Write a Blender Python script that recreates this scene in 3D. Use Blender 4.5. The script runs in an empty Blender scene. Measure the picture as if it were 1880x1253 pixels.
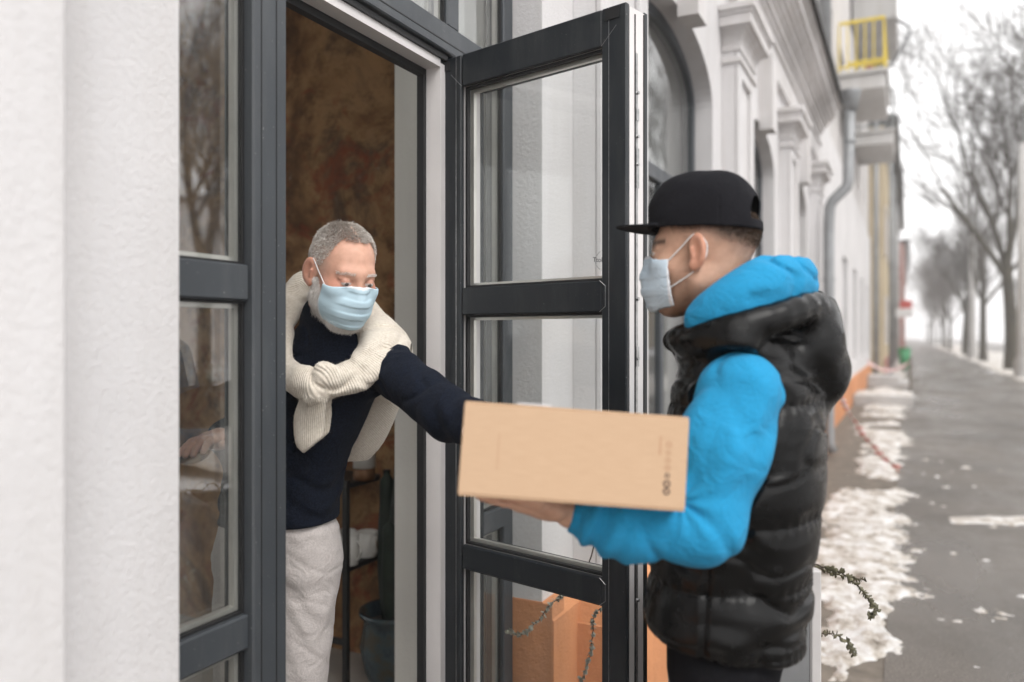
import bpy, math, random
import numpy as np
from mathutils import Vector, Matrix

# ------------------------------------------------------------------ camera, world, sun, exposure
SC = bpy.context.scene
COL = SC.collection
YAW = math.radians(26.4)
CAM = (1.255, -2.056, 1.53)
cd = bpy.data.cameras.new('camera')
cd.sensor_width = 36.0
cd.lens = 28.0
cd.shift_y = -0.0061
cd.clip_start = 0.05
cd.clip_end = 3000
cd.dof.use_dof = True
cd.dof.focus_distance = 2.08
cd.dof.aperture_fstop = 1.55
cam = bpy.data.objects.new('camera', cd)
cam.location = CAM
cam.rotation_euler = (math.radians(90), 0, YAW)
COL.objects.link(cam)
SC.camera = cam

SUN_EL, SUN_AZ = math.radians(52), math.radians(128)   # azimuth from +Y towards +X
W = bpy.data.worlds.new('World')
SC.world = W
W.use_nodes = True
nt = W.node_tree
nt.nodes.clear()
wo = nt.nodes.new('ShaderNodeOutputWorld')
bg = nt.nodes.new('ShaderNodeBackground')
sky = nt.nodes.new('ShaderNodeTexSky')
sky.sky_type = 'NISHITA'
sky.sun_disc = False
sky.sun_elevation = SUN_EL
sky.sun_rotation = SUN_AZ
sky.air_density = 1.0
sky.dust_density = 6.0
hs = nt.nodes.new('ShaderNodeHueSaturation')
hs.inputs['Saturation'].default_value = 0.10
mx = nt.nodes.new('ShaderNodeMix')
mx.data_type = 'RGBA'
mx.inputs[0].default_value = 0.8
mx.inputs[7].default_value = (8.6, 8.5, 8.5, 1)     # the even white of a closed cloud deck
nt.links.new(sky.outputs[0], hs.inputs['Color'])
nt.links.new(hs.outputs[0], mx.inputs[6])
nt.links.new(mx.outputs[2], bg.inputs[0])
bg.inputs[1].default_value = 0.12
nt.links.new(bg.outputs[0], wo.inputs[0])
sl = bpy.data.lights.new('sun', 'SUN')
sl.energy = 0.9
sl.angle = math.radians(40)
sl.color = (1.0, 0.97, 0.93)
so = bpy.data.objects.new('sun', sl)
so.rotation_euler = (math.pi/2 - SUN_EL, 0, math.pi - SUN_AZ)
so.location = (8, -6, 14)
COL.objects.link(so)
vs = SC.view_settings
vs.view_transform = 'Standard'
vs.look = 'None'
vs.gamma = 1.0
vs.exposure = 0.92
vs.use_curve_mapping = False
SC.render.engine = 'CYCLES'
cy = SC.cycles
cy.use_denoising = True
try:
    cy.denoiser = 'OPENIMAGEDENOISE'
except Exception:
    pass
cy.max_bounces = 10
cy.diffuse_bounces = 5
cy.glossy_bounces = 4
cy.transparent_max_bounces = 24
cy.volume_bounces = 2
cy.sample_clamp_indirect = 6.0
cy.caustics_reflective = False
cy.caustics_refractive = False

rng = np.random.default_rng(7)
R_ = random.Random(11)

# ------------------------------------------------------------------ helpers
def tag(o, label=None, cat=None, group=None, kind=None):
    if label: o['label'] = label
    if cat: o['category'] = cat
    if group: o['group'] = group
    if kind: o['kind'] = kind
    return o

def empty(name, loc=(0, 0, 0), rz=0.0, parent=None):
    o = bpy.data.objects.new(name, None)
    o.location = loc
    o.rotation_euler = (0, 0, rz)
    o.empty_display_size = 0.1
    COL.objects.link(o)
    if parent: o.parent = parent
    return o

def link_mesh(name, me, mats, parent=None, smooth=False, loc=(0, 0, 0), rz=0.0):
    o = bpy.data.objects.new(name, me)
    if mats is not None:
        for m in (mats if isinstance(mats, (list, tuple)) else [mats]):
            me.materials.append(m)
    if smooth:
        me.polygons.foreach_set('use_smooth', np.ones(len(me.polygons), dtype=bool))
    o.location = loc
    o.rotation_euler = (0, 0, rz)
    COL.objects.link(o)
    if parent: o.parent = parent
    return o

class MB:
    def __init__(s):
        s.v = []; s.f = []; s.m = []
    def face(s, pts, m=0):
        b = len(s.v); s.v += [tuple(p) for p in pts]
        s.f.append(tuple(range(b, b+len(pts)))); s.m.append(m)
    def box(s, x0, x1, y0, y1, z0, z1, m=0, bev=0.0):
        if bev > 0: return s.bbox(x0, x1, y0, y1, z0, z1, bev, m)
        b = len(s.v)
        s.v += [(x, y, z) for z in (z0, z1) for y in (y0, y1) for x in (x0, x1)]
        for q in ((0, 2, 3, 1), (4, 5, 7, 6), (0, 1, 5, 4), (2, 6, 7, 3), (0, 4, 6, 2), (1, 3, 7, 5)):
            s.f.append(tuple(b+i for i in q)); s.m.append(m)
        return s
    def bbox(s, x0, x1, y0, y1, z0, z1, r, m=0):
        # chamfered box
        L = ((x0, x1), (y0, y1), (z0, z1))
        r = min(r, 0.45*min(abs(a[1]-a[0]) for a in L))
        idx = {}
        def vid(i, j, k, ax):
            key = (i, j, k, ax)
            if key not in idx:
                p = []
                for a, c in enumerate((i, j, k)):
                    val = L[a][c]
                    if a != ax: val += r if c == 0 else -r
                    p.append(val)
                idx[key] = len(s.v); s.v.append(tuple(p))
            return idx[key]
        def add(q): s.f.append(tuple(q)); s.m.append(m)
        for ax in range(3):
            o1, o2 = [(1, 2), (2, 0), (0, 1)][ax]
            for c in (0, 1):
                q = []
                for (a, b) in ((0, 0), (1, 0), (1, 1), (0, 1)):
                    t = [0, 0, 0]; t[ax] = c; t[o1] = a; t[o2] = b
                    q.append(vid(*t, ax))
                add(q if c else q[::-1])
        for ax in range(3):
            o1, o2 = [(1, 2), (2, 0), (0, 1)][ax]
            for a in (0, 1):
                for b in (0, 1):
                    t0 = [0, 0, 0]; t0[o1] = a; t0[o2] = b
                    t1 = list(t0); t1[ax] = 1
                    q = [vid(*t0, o1), vid(*t1, o1), vid(*t1, o2), vid(*t0, o2)]
                    add(q if (a ^ b) else q[::-1])
        for i in (0, 1):
            for j in (0, 1):
                for k in (0, 1):
                    q = [vid(i, j, k, 0), vid(i, j, k, 1), vid(i, j, k, 2)]
                    add(q if (i+j+k) % 2 else q[::-1])
        return s
    def tube(s, pts, rad, n=8, m=0, cap=True):
        pts = [Vector(p) for p in pts]
        if not hasattr(rad, '__len__'): rad = [rad]*len(pts)
        rings = []
        ref = None
        for i, p in enumerate(pts):
            a = pts[max(0, i-1)]; b = pts[min(len(pts)-1, i+1)]
            d = (b-a).normalized()
            if ref is None:
                ref = Vector((0, 0, 1)) if abs(d.z) < 0.9 else Vector((1, 0, 0))
            u = d.cross(ref)
            if u.length < 1e-5: u = d.orthogonal()
            u.normalize(); w = d.cross(u); ref = -w if False else ref
            base = len(s.v)
            for k in range(n):
                t = 2*math.pi*k/n
                s.v.append(tuple(p + (u*math.cos(t) + w*math.sin(t))*rad[i]))
            rings.append(base)
        for i in range(len(rings)-1):
            a, b = rings[i], rings[i+1]
            for k in range(n):
                k2 = (k+1) % n
                s.f.append((a+k, b+k, b+k2, a+k2)); s.m.append(m)
        if cap:
            s.f.append(tuple(rings[0]+k for k in range(n))); s.m.append(m)
            s.f.append(tuple(rings[-1]+k for k in reversed(range(n)))); s.m.append(m)
        return s
    def lathe(s, prof, c=(0, 0, 0), n=24, m=0):
        b = len(s.v)
        for (r, z) in prof:
            for k in range(n):
                t = 2*math.pi*k/n
                s.v.append((c[0]+r*math.cos(t), c[1]+r*math.sin(t), c[2]+z))
        for i in range(len(prof)-1):
            for k in range(n):
                k2 = (k+1) % n
                s.f.append((b+i*n+k, b+i*n+k2, b+(i+1)*n+k2, b+(i+1)*n+k)); s.m.append(m)
        return s
    def prism(s, poly, ax, a0, a1, m=0):
        # poly: 2D points in the two other axes (cyclic order after ax)
        o1, o2 = [(1, 2), (2, 0), (0, 1)][ax]
        def P(q, a):
            t = [0, 0, 0]; t[ax] = a; t[o1] = q[0]; t[o2] = q[1]; return tuple(t)
        n = len(poly); b = len(s.v)
        s.v += [P(q, a0) for q in poly] + [P(q, a1) for q in poly]
        s.f.append(tuple(b+i for i in reversed(range(n)))); s.m.append(m)
        s.f.append(tuple(b+n+i for i in range(n))); s.m.append(m)
        for i in range(n):
            j = (i+1) % n
            s.f.append((b+i, b+j, b+n+j, b+n+i)); s.m.append(m)
        return s
    def mesh(s, name):
        me = bpy.data.meshes.new(name)
        me.from_pydata(s.v, [], s.f)
        if any(s.m): me.polygons.foreach_set('material_index', s.m)
        me.update()
        return me
    def build(s, name, mats, parent=None, smooth=False, loc=(0, 0, 0), rz=0.0):
        return link_mesh(name, s.mesh(name), mats, parent, smooth, loc, rz)

def copy_tree(o, parent=None):
    c = o.copy(); COL.objects.link(c); c.parent = parent
    for ch in [k for k in o.children]:
        copy_tree(ch, c)
    return c

# ------------------------------------------------------------------ materials
def srgb(r, g, b):
    f = lambda c: (c/255/12.92) if c/255 <= 0.04045 else ((c/255+0.055)/1.055)**2.4
    return (f(r), f(g), f(b), 1)

class N:
    """tiny node helper"""
    def __init__(s, name):
        s.mat = bpy.data.materials.new(name); s.mat.use_nodes = True
        s.t = s.mat.node_tree; s.b = s.t.nodes['Principled BSDF']
        s.out = s.t.nodes['Material Output']
        s.tc = s.t.nodes.new('ShaderNodeTexCoord')
    def n(s, typ, **kw):
        x = s.t.nodes.new(typ)
        for k, v in kw.items():
            if k.startswith('i_'):
                key = k[2:]
                x.inputs[int(key) if key.isdigit() else key.replace('_', ' ')].default_value = v
            else: setattr(x, k, v)
        return x
    def l(s, a, b): s.t.links.new(a, b)
    def noise(s, scale, detail=4, rough=0.55, vec=None, dist=0.0):
        x = s.n('ShaderNodeTexNoise', i_Scale=scale, i_Detail=detail, i_Roughness=rough, i_Distortion=dist)
        s.l(vec if vec is not None else s.tc.outputs['Object'], x.inputs['Vector'])
        return x.outputs['Fac']
    def mapping(s, scale=(1, 1, 1), rot=(0, 0, 0)):
        x = s.n('ShaderNodeMapping'); x.inputs['Scale'].default_value = scale; x.inputs['Rotation'].default_value = rot
        s.l(s.tc.outputs['Object'], x.inputs['Vector']); return x.outputs[0]
    def ramp(s, fac, stops):
        x = s.n('ShaderNodeValToRGB'); e = x.color_ramp.elements
        while len(e) < len(stops): e.new(0.5)
        for i, (p, c) in enumerate(stops):
            e[i].position = p; e[i].color = c if len(c) == 4 else (*c, 1)
        s.l(fac, x.inputs[0]); return x.outputs[0]
    def mix(s, fac, a, b, blend='MIX'):
        x = s.n('ShaderNodeMix', data_type='RGBA', blend_type=blend)
        for sock, val in ((x.inputs[0], fac), (x.inputs[6], a), (x.inputs[7], b)):
            if isinstance(val, bpy.types.NodeSocket): s.l(val, sock)
            else: sock.default_value = val
        return x.outputs[2]
    def bump(s, h, strength=0.3, dist=0.01, normal=None):
        x = s.n('ShaderNodeBump', i_Strength=strength, i_Distance=dist)
        s.l(h, x.inputs['Height'])
        if normal is not None: s.l(normal, x.inputs['Normal'])
        s.l(x.outputs[0], s.b.inputs['Normal']); return x.outputs[0]
    def base(s, c):
        if isinstance(c, bpy.types.NodeSocket): s.l(c, s.b.inputs['Base Color'])
        else: s.b.inputs['Base Color'].default_value = c if len(c) == 4 else (*c, 1)
        return s
    def set(s, **kw):
        for k, v in kw.items():
            key = k.replace('_', ' ')
            sock = s.b.inputs[key]
            if isinstance(v, bpy.types.NodeSocket): s.l(v, sock)
            else: sock.default_value = v
        return s

def simple(name, col, rough=0.6, var=0.12, scale=8.0, bump=0.0, bscale=60.0, metal=0.0, spec=0.5, bdist=0.005):
    m = N(name)
    c = col if len(col) == 4 else (*col, 1)
    dark = tuple(x*(1-var) for x in c[:3]) + (1,)
    lite = tuple(min(1, x*(1+var)) for x in c[:3]) + (1,)
    m.base(m.ramp(m.noise(scale, 5), [(0.3, dark), (0.7, lite)]))
    m.set(Roughness=rough, Metallic=metal, Specular_IOR_Level=spec)
    if bump > 0: m.bump(m.noise(bscale, 4), bump, bdist)
    return m.mat

def make_stucco(name, col, coarse=38.0, strength=0.55, stain=0.10):
    m = N(name)
    c = (*col, 1)
    big = m.noise(0.9, 6, 0.6)
    streak = m.noise(1.0, 6, 0.6, m.mapping((7, 7, 0.6)))
    d1 = tuple(x*(1-stain*1.2) for x in col) + (1,)
    base = m.ramp(big, [(0.35, d1), (0.62, c)])
    st = m.ramp(streak, [(0.40, (1, 1, 1, 1)), (0.75, (1-stain*0.9, 1-stain, 1-stain*1.15, 1))])
    base = m.mix(1.0, base, st, 'MULTIPLY')
    pit = m.ramp(m.noise(160, 2), [(0.24, (0.82, 0.81, 0.80, 1)), (0.30, (1, 1, 1, 1))])
    m.base(m.mix(1.0, base, pit, 'MULTIPLY'))
    m.set(Roughness=0.92, Specular_IOR_Level=0.2)
    a = m.noise(coarse, 5, 0.62)
    b = m.noise(coarse*3.6, 3, 0.6)
    h = m.mix(0.35, a, b)
    m.bump(h, strength, 0.5/coarse)
    return m.mat

M = {}
M['stucco'] = make_stucco('white_stucco', (0.665, 0.652, 0.655), 80, 0.7)
M['trim'] = make_stucco('painted_trim', (0.67, 0.652, 0.65), 60, 0.35, 0.16)
M['orange'] = make_stucco('orange_plinth', (0.66, 0.30, 0.145), 30, 0.5, 0.22)
M['upper'] = make_stucco('upper_wall', (0.62, 0.60, 0.59), 50, 0.3, 0.15)
M['ochre'] = make_stucco('ochre_wall', (0.62, 0.52, 0.36), 40, 0.3, 0.2)
M['rose'] = make_stucco('rose_wall', (0.42, 0.20, 0.17), 40, 0.3, 0.2)

def make_frame(name, col, rough):
    m = N(name)
    c = (*col, 1)
    n1 = m.noise(3.0, 5)
    cc = m.ramp(n1, [(0.3, tuple(x*0.86 for x in col)+(1,)), (0.7, c)])
    spk = m.ramp(m.noise(190, 2, .5), [(0.735, (0, 0, 0, 1)), (0.77, (.45, .45, .45, 1))])
    dust = m.ramp(m.noise(2.4, 7, .7, m.mapping((3, 3, .5))), [(0.5, (0, 0, 0, 1)), (0.8, (.10, .10, .10, 1))])
    m.base(m.mix(dust, m.mix(spk, cc, (.55, .54, .52, 1)), (.40, .39, .37, 1)))
    sm = m.noise(9, 4)
    m.set(Roughness=m.ramp(sm, [(0.3, (rough-.07,)*3+(1,)), (0.7, (rough+.1,)*3+(1,))]), Specular_IOR_Level=0.4)
    m.bump(m.noise(420, 2), 0.05, 0.001)
    return m.mat
M['anthracite'] = make_frame('anthracite_foil', (0.054, 0.061, 0.069), 0.42)
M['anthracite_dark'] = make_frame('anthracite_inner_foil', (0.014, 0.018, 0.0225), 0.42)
M['pvc'] = make_frame('white_pvc', (0.74, 0.71, 0.70), 0.38)
M['gasket'] = simple('black_gasket', (0.012, 0.012, 0.013), 0.6)
M['spacer'] = simple('aluminium_spacer', (0.62, 0.60, 0.56), 0.35, metal=0.6)
M['steel'] = simple('zinc_steel', (0.45, 0.45, 0.45), 0.3, metal=0.9, var=0.25, scale=60)
M['zinc'] = simple('zinc_pipe', (0.27, 0.278, 0.285), 0.5, metal=0.3, var=0.2, scale=3, bump=0.1)
M['flash'] = simple('dark_flashing', (0.035, 0.034, 0.033), 0.55, var=0.3)

def make_glass(name, tint=(0.93, 0.95, 0.94), dirt=0.03, ior=1.5):
    m = N(name)
    t = m.t
    fr = m.n('ShaderNodeFresnel', i_IOR=ior)
    gm = m.n('ShaderNodeNewGeometry')                       # the sheet does not bend rays, so both faces get the same index
    iv = m.n('ShaderNodeMapRange'); iv.inputs[3].default_value = ior; iv.inputs[4].default_value = 1/ior
    m.l(gm.outputs['Backfacing'], iv.inputs[0]); m.l(iv.outputs[0], fr.inputs['IOR'])
    gl = m.n('ShaderNodeBsdfGlossy', i_Roughness=0.0)
    tr = m.n('ShaderNodeBsdfTransparent'); tr.inputs[0].default_value = (*tint, 1)
    mixs = m.n('ShaderNodeMixShader')
    m.l(fr.outputs[0], mixs.inputs[0]); m.l(tr.outputs[0], mixs.inputs[1]); m.l(gl.outputs[0], mixs.inputs[2])
    df = m.n('ShaderNodeBsdfDiffuse'); df.inputs[0].default_value = (0.75, 0.75, 0.74, 1)
    spots = m.ramp(m.noise(170, 2, 0.5), [(0.70, (0, 0, 0, 1)), (0.76, (1, 1, 1, 1))])
    film = m.ramp(m.noise(5, 6, 0.65), [(0.35, (0.2, 0.2, 0.2, 1)), (0.75, (1, 1, 1, 1))])
    add = m.n('ShaderNodeMath', operation='MULTIPLY_ADD'); add.inputs[1].default_value = 0.10
    m.l(spots, add.inputs[0])
    sc = m.n('ShaderNodeMath', operation='MULTIPLY'); sc.inputs[1].default_value = dirt
    m.l(film, sc.inputs[0]); m.l(sc.outputs[0], add.inputs[2])
    mix2 = m.n('ShaderNodeMixShader')
    m.l(add.outputs[0], mix2.inputs[0]); m.l(mixs.outputs[0], mix2.inputs[1]); m.l(df.outputs[0], mix2.inputs[2])
    m.l(mix2.outputs[0], m.out.inputs['Surface'])
    return m.mat
M['glass'] = make_glass('window_glass', ior=2.2)
M['glass_door'] = make_glass('door_glass', (0.955, 0.965, 0.96), 0.02, 1.42)
M['glass_far'] = make_glass('upper_glass', (0.6, 0.65, 0.66), 0.04, 1.8)

def make_asphalt():
    m = N('wet_asphalt')
    fine = m.noise(110, 5, 0.75)
    big = m.noise(0.55, 6, 0.6)
    c = m.ramp(fine, [(0.34, (0.040, 0.036, 0.032, 1)), (0.52, (0.092, 0.084, 0.076, 1)), (0.66, (0.24, 0.22, 0.20, 1))])
    tone = m.ramp(big, [(0.35, (0.95, 0.93, 0.90, 1)), (0.7, (1.6, 1.55, 1.5, 1))])
    c = m.mix(1.0, c, tone, 'MULTIPLY')
    salt = m.ramp(m.noise(3.2, 7, 0.7, m.mapping((1.3, 0.5, 1))), [(0.60, (0, 0, 0, 1)), (0.74, (0.35, 0.35, 0.35, 1))])
    c = m.mix(salt, c, (0.36, 0.36, 0.37, 1))
    m.base(c)
    wet = m.ramp(m.noise(0.8, 5, 0.6, m.mapping((1.0, 0.5, 1))), [(0.40, (0.26, 0.26, 0.26, 1)), (0.62, (0.68, 0.68, 0.68, 1))])
    m.set(Roughness=wet, Specular_IOR_Level=0.5)
    m.bump(fine, 0.6, 0.007)
    return m.mat
M['asphalt'] = make_asphalt()

def make_snow(name, dirt=0.5):
    m = N(name)
    d = m.noise(7.5, 8, 0.72)
    d2 = m.noise(2.2, 6, 0.65)
    c = m.ramp(d, [(0.35-0.1*(1-dirt), (0.17, 0.14, 0.11, 1)), (0.44, (0.52, 0.47, 0.41, 1)), (0.57, (0.80, 0.79, 0.78, 1))])
    c2 = m.ramp(d2, [(0.30, (0.66, 0.62, 0.56, 1)), (0.50, (1, 1, 1, 1))])
    m.base(m.mix(1.0, c, c2, 'MULTIPLY'))
    m.set(Roughness=0.6, Subsurface_Weight=0.0)
    m.bump(m.noise(46, 6, 0.7), 0.8, 0.03)
    return m.mat
M['snow'] = make_snow('trodden_snow', 0.9)
M['snow_clean'] = make_snow('heaped_snow', 0.15)

def make_ground():
    m = N('winter_ground')
    n1 = m.noise(0.22, 8, 0.7)
    n2 = m.noise(14, 6, 0.7)
    soil = m.ramp(n2, [(0.3, (0.085, 0.07, 0.05, 1)), (0.7, (0.22, 0.19, 0.15, 1))])
    m.base(m.mix(m.ramp(n1, [(0.40, (0, 0, 0, 1)), (0.52, (1, 1, 1, 1))]), soil, (0.72, 0.72, 0.73, 1)))
    m.set(Roughness=0.9, Specular_IOR_Level=0.2)
    m.bump(n2, 0.6, 0.03)
    return m.mat
M['ground'] = make_ground()
M['kerb'] = simple('granite_kerb', (0.30, 0.29, 0.28), 0.8, 0.25, 20, 0.3)
M['paving'] = simple('brown_apron', (0.14, 0.12, 0.098), 0.85, 0.35, 7, 0.5, 60)
M['bark'] = simple('wet_bark', (0.052, 0.046, 0.032), 0.9, 0.45, 5, 0.8, 26, bdist=0.03)
M['twig'] = simple('dark_twigs', (0.052, 0.044, 0.036), 0.9, 0.3, 3)
M['concrete'] = simple('concrete_pole', (0.42, 0.41, 0.40), 0.85, 0.15, 3, 0.2)

def make_grunge():
    m = N('old_painted_plaster')
    a = m.noise(2.1, 9, 0.68, dist=0.6)
    b = m.noise(4.2, 8, 0.7, dist=1.0)
    c = m.noise(11, 7, 0.7)
    col = m.ramp(a, [(0.30, (0.05, 0.022, 0.010, 1)), (0.41, (0.20, 0.10, 0.042, 1)), (0.53, (0.38, 0.215, 0.095, 1)), (0.64, (0.12, 0.07, 0.04, 1)), (0.78, (0.50, 0.38, 0.25, 1))])
    red = m.ramp(b, [(0.54, (0, 0, 0, 1)), (0.64, (0.8, 0.8, 0.8, 1))])
    col = m.mix(red, col, (0.24, 0.058, 0.022, 1))
    pale = m.ramp(m.noise(3.1, 8, 0.72), [(0.63, (0, 0, 0, 1)), (0.68, (0.55, 0.55, 0.55, 1))])
    col = m.mix(pale, col, (0.52, 0.47, 0.37, 1))
    spk = m.ramp(c, [(0.32, (0.45, 0.42, 0.4, 1)), (0.5, (1, 1, 1, 1))])
    m.base(m.mix(1.0, col, spk, 'MULTIPLY'))
    m.set(Roughness=0.8, Specular_IOR_Level=0.3)
    m.bump(m.mix(0.5, b, c), 0.4, 0.01)
    return m.mat
M['grunge'] = make_grunge()
M['inner_plaster'] = make_stucco('inner_plaster', (0.76, 0.74, 0.70), 20, 0.15, 0.08)
M['screed'] = simple('concrete_floor', (0.36, 0.33, 0.30), 0.5, 0.25, 3)
M['ceiling'] = simple('dim_ceiling', (0.30, 0.27, 0.24), 0.9)
M['black_metal'] = simple('black_metal', (0.012, 0.012, 0.012), 0.5)
M['ceramic'] = simple('white_ceramic', (0.72, 0.70, 0.66), 0.3, 0.05, 10)
# ------------------------------------------------------------------ the ground and the street   (x = outwards from the window plane, y = along the street)
g = MB(); g.face([(-320, -260, -0.01), (380, -260, -0.01), (380, 620, -0.01), (-320, 620, -0.01)])
tag(g.build('ground', M['ground']), kind='structure')
g = MB(); g.face([(1.16, -40, 0.0), (4.7, -40, 0.0), (4.7, 300, 0.0), (1.16, 300, 0.0)])
tag(g.build('pavement', M['asphalt']), kind='structure')
g = MB(); g.face([(0.10, -40, -0.004), (1.16, -40, -0.004), (1.16, 300, -0.004), (0.10, 300, -0.004)])
tag(g.build('apron', M['paving']), kind='structure')
g = MB(); g.face([(8.2, -60, -0.004), (15.5, -60, -0.004), (15.5, 320, -0.004), (8.2, 320, -0.004)])
tag(g.build('road', M['asphalt']), kind='structure')
kr = empty('kerb', (8.0, 0, 0)); tag(kr, kind='structure')
ks = MB().bbox(0, 0.16, 0, 1.18, -0.05, 0.12, 0.015).mesh('kerb_stone'); ks.materials.append(M['kerb'])
for i in range(60):
    k = bpy.data.objects.new('kerb_stone', ks); COL.objects.link(k); k.parent = kr; k.location = (0, 24+1.2*i, R_.uniform(-.006, .006))

def vnoise2(x, y, seed=0):
    r = np.random.default_rng(seed).random((64, 64))
    xi = np.floor(x).astype(int); yi = np.floor(y).astype(int)
    fx = x-xi; fy = y-yi
    fx = fx*fx*(3-2*fx); fy = fy*fy*(3-2*fy)
    g = lambda a, b: r[a % 64, b % 64]
    return (g(xi, yi)*(1-fx)+g(xi+1, yi)*fx)*(1-fy)+(g(xi, yi+1)*(1-fx)+g(xi+1, yi+1)*fx)*fy
def fbm2(x, y, seed=0, oct=5):
    s = 0; a = 0.5
    for i in range(oct):
        s = s+a*vnoise2(x*2**i+7.3*i, y*2**i+3.1*i, seed+i); a *= 0.5
    return s
def heightfield(name, xs, ys, hf, mat, cut=-0.02, **kw):
    X, Y = np.meshgrid(xs, ys)
    Z = hf(X, Y)
    nx, ny = len(xs), len(ys)
    keep = Z > cut
    idx = np.arange(nx*ny).reshape(ny, nx)
    q = np.stack([idx[:-1, :-1], idx[:-1, 1:], idx[1:, 1:], idx[1:, :-1]], -1).reshape(-1, 4)
    kq = keep.ravel()[q].any(1)
    q = q[kq]
    V = np.stack([X, Y, Z], -1).reshape(-1, 3)
    used, inv = np.unique(q, return_inverse=True)
    me = mesh_np(name, V[used], inv.reshape(-1, 4))
    o = link_mesh(name, me, mat, smooth=True)
    return tag(o, **kw)
def mesh_np(name, V, Q):
    me = bpy.data.meshes.new(name)
    V = np.ascontiguousarray(V, dtype=np.float32); Q = np.ascontiguousarray(Q, dtype=np.int32)
    me.vertices.add(len(V)); me.vertices.foreach_set('co', V.ravel())
    n = Q.shape[1]
    me.loops.add(Q.size); me.loops.foreach_set('vertex_index', Q.ravel())
    me.polygons.add(len(Q)); me.polygons.foreach_set('loop_start', np.arange(0, Q.size, n, dtype=np.int32))
    me.update(calc_edges=True); me.validate()
    return me

def snow_strip(X, Y):
    c = 0.86+0.10*(fbm2(Y*0.35, Y*0+3, 5)-0.5)
    edge_out = 1.24+0.20*(fbm2(Y*0.8, X*0+1, 9)-0.5)+0.36*(fbm2(X*3.1, Y*3.1, 31)-0.5)
    edge_in = 0.50+0.9*(fbm2(Y*0.5, X*0+8, 19)-0.5)+0.3*(fbm2(X*3, Y*3, 37)-0.5)
    d = np.minimum(edge_out-X, X-edge_in)
    n = fbm2(X*5, Y*5, 3)
    h = np.clip(d*0.14, -0.05, 0.022)+0.045*(n-0.5)+0.030*(fbm2(X*17, Y*17, 13)-0.5)+0.024*(fbm2(X*48, Y*48, 15)-0.5)
    holes = fbm2(X*1.9, Y*1.3, 43)
    h = h-np.clip((holes-0.50)*0.60, 0, 0.2)
    return h
heightfield('snow', np.linspace(0.2, 2.0, 110), np.concatenate([np.arange(-1.5, 9, 0.0165), np.arange(9, 24, 0.05), np.arange(24, 60, 0.3)]),
            snow_strip, M['snow'], cut=-0.006, label='trodden dirty snow strip along the foot of the building', cat='snow', kind='stuff')
def snow_bits(X, Y):
    n = fbm2(X*6.4, Y*6.4, 71)-0.785+0.05*np.exp(-((X-1.6)/0.35)**2)
    return n*0.22
heightfield('snow_crumbs', np.arange(1.4, 4.4, 0.022), np.arange(0.4, 9, 0.022), snow_bits, M['snow_clean'], cut=0.0,
            label='small crumbs of snow scattered over the dark pavement', cat='snow', kind='stuff')
def ice_arc(X, Y):
    # a curved smear of frozen snow across the pavement
    yc = 5.75-0.28*(X-2.4)**2+0.16*(X-2.4)
    d = 0.16+0.10*(X-1.8)-np.abs(Y-yc)*1.0
    d = np.minimum(d, np.minimum(X-1.55, 3.42-X)*0.8)
    return np.clip(d*0.12, -0.02, 0.010)+0.012*(fbm2(X*9, Y*9, 91)-0.55)
heightfield('snow_smear', np.arange(1.4, 3.7, 0.03), np.arange(4.6, 6.6, 0.03), ice_arc, M['snow'], cut=0.0,
            label='curved smear of frozen snow lying across the pavement', cat='snow', kind='stuff')
def verge(X, Y):
    e = 4.55+0.6*(fbm2(Y*0.25, X*0, 51)-0.5)
    bump = fbm2(X*0.8, Y*0.5, 53)
    h = np.clip((X-e)*0.5, -0.2, 0.05)+0.55*np.clip(bump-0.5, 0, 1)*np.clip((X-e)*1.2, 0, 1)-np.clip(0.47-bump, 0, 1)*0.5
    return h
heightfield('snow_verge', np.arange(4.2, 8.0, 0.12), np.arange(4, 130, 0.3), verge, M['snow_clean'], cut=-0.01,
            label='heaped snow on the verge under the street trees', cat='snow', kind='stuff')

# ------------------------------------------------------------------ the white building with the open glass door
PER = 2.65
BAYS = [((-1.12 if i else -1.09)+PER*i, 0.42+PER*i) for i in range(-1, 4)]          # the door stands in bay 1 of this list
SPR, RISE = 2.98, 0.34
O1, OP, OIN = 0.14, 0.256, -0.45
bld = empty('white_building', (0, 0, 0))
tag(bld, 'long white stuccoed building with arched windows, pilasters and an open glass door', 'building')
def arch(a, b, n=28, rise=RISE, spr=SPR, inset=0.0):
    c, hw = (a+b)/2, (b-a)/2-inset
    return [(c-hw*math.cos(math.pi*i/n), spr+(rise-inset)*math.sin(math.pi*i/n)) for i in range(n+1)]
TOPZ = 4.7
w = MB()
edges = [BAYS[0][0]-1.2]
for a, b in BAYS: edges += [a, b]
edges.append(9.45)
for i in range(0, len(edges), 2):
    w.box(OIN, O1, edges[i], edges[i+1], 0, TOPZ)
for j, (a, b) in enumerate(BAYS):
    pts = arch(a, b)
    for (y0, z0), (y1, z1) in zip(pts[:-1], pts[1:]):
        w.face([(O1, y0, z0), (O1, y1, z1), (O1, y1, TOPZ), (O1, y0, TOPZ)])
        w.face([(OIN, y0, TOPZ), (OIN, y1, TOPZ), (OIN, y1, z1), (OIN, y0, z0)])
        w.face([(O1, y1, z1), (O1, y0, z0), (OIN, y0, z0), (OIN, y1, z1)])
    if j != 1: w.box(OIN, O1-0.001, a, b, 0, 0.72)
w.build('wall', M['stucco'], bld)
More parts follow.
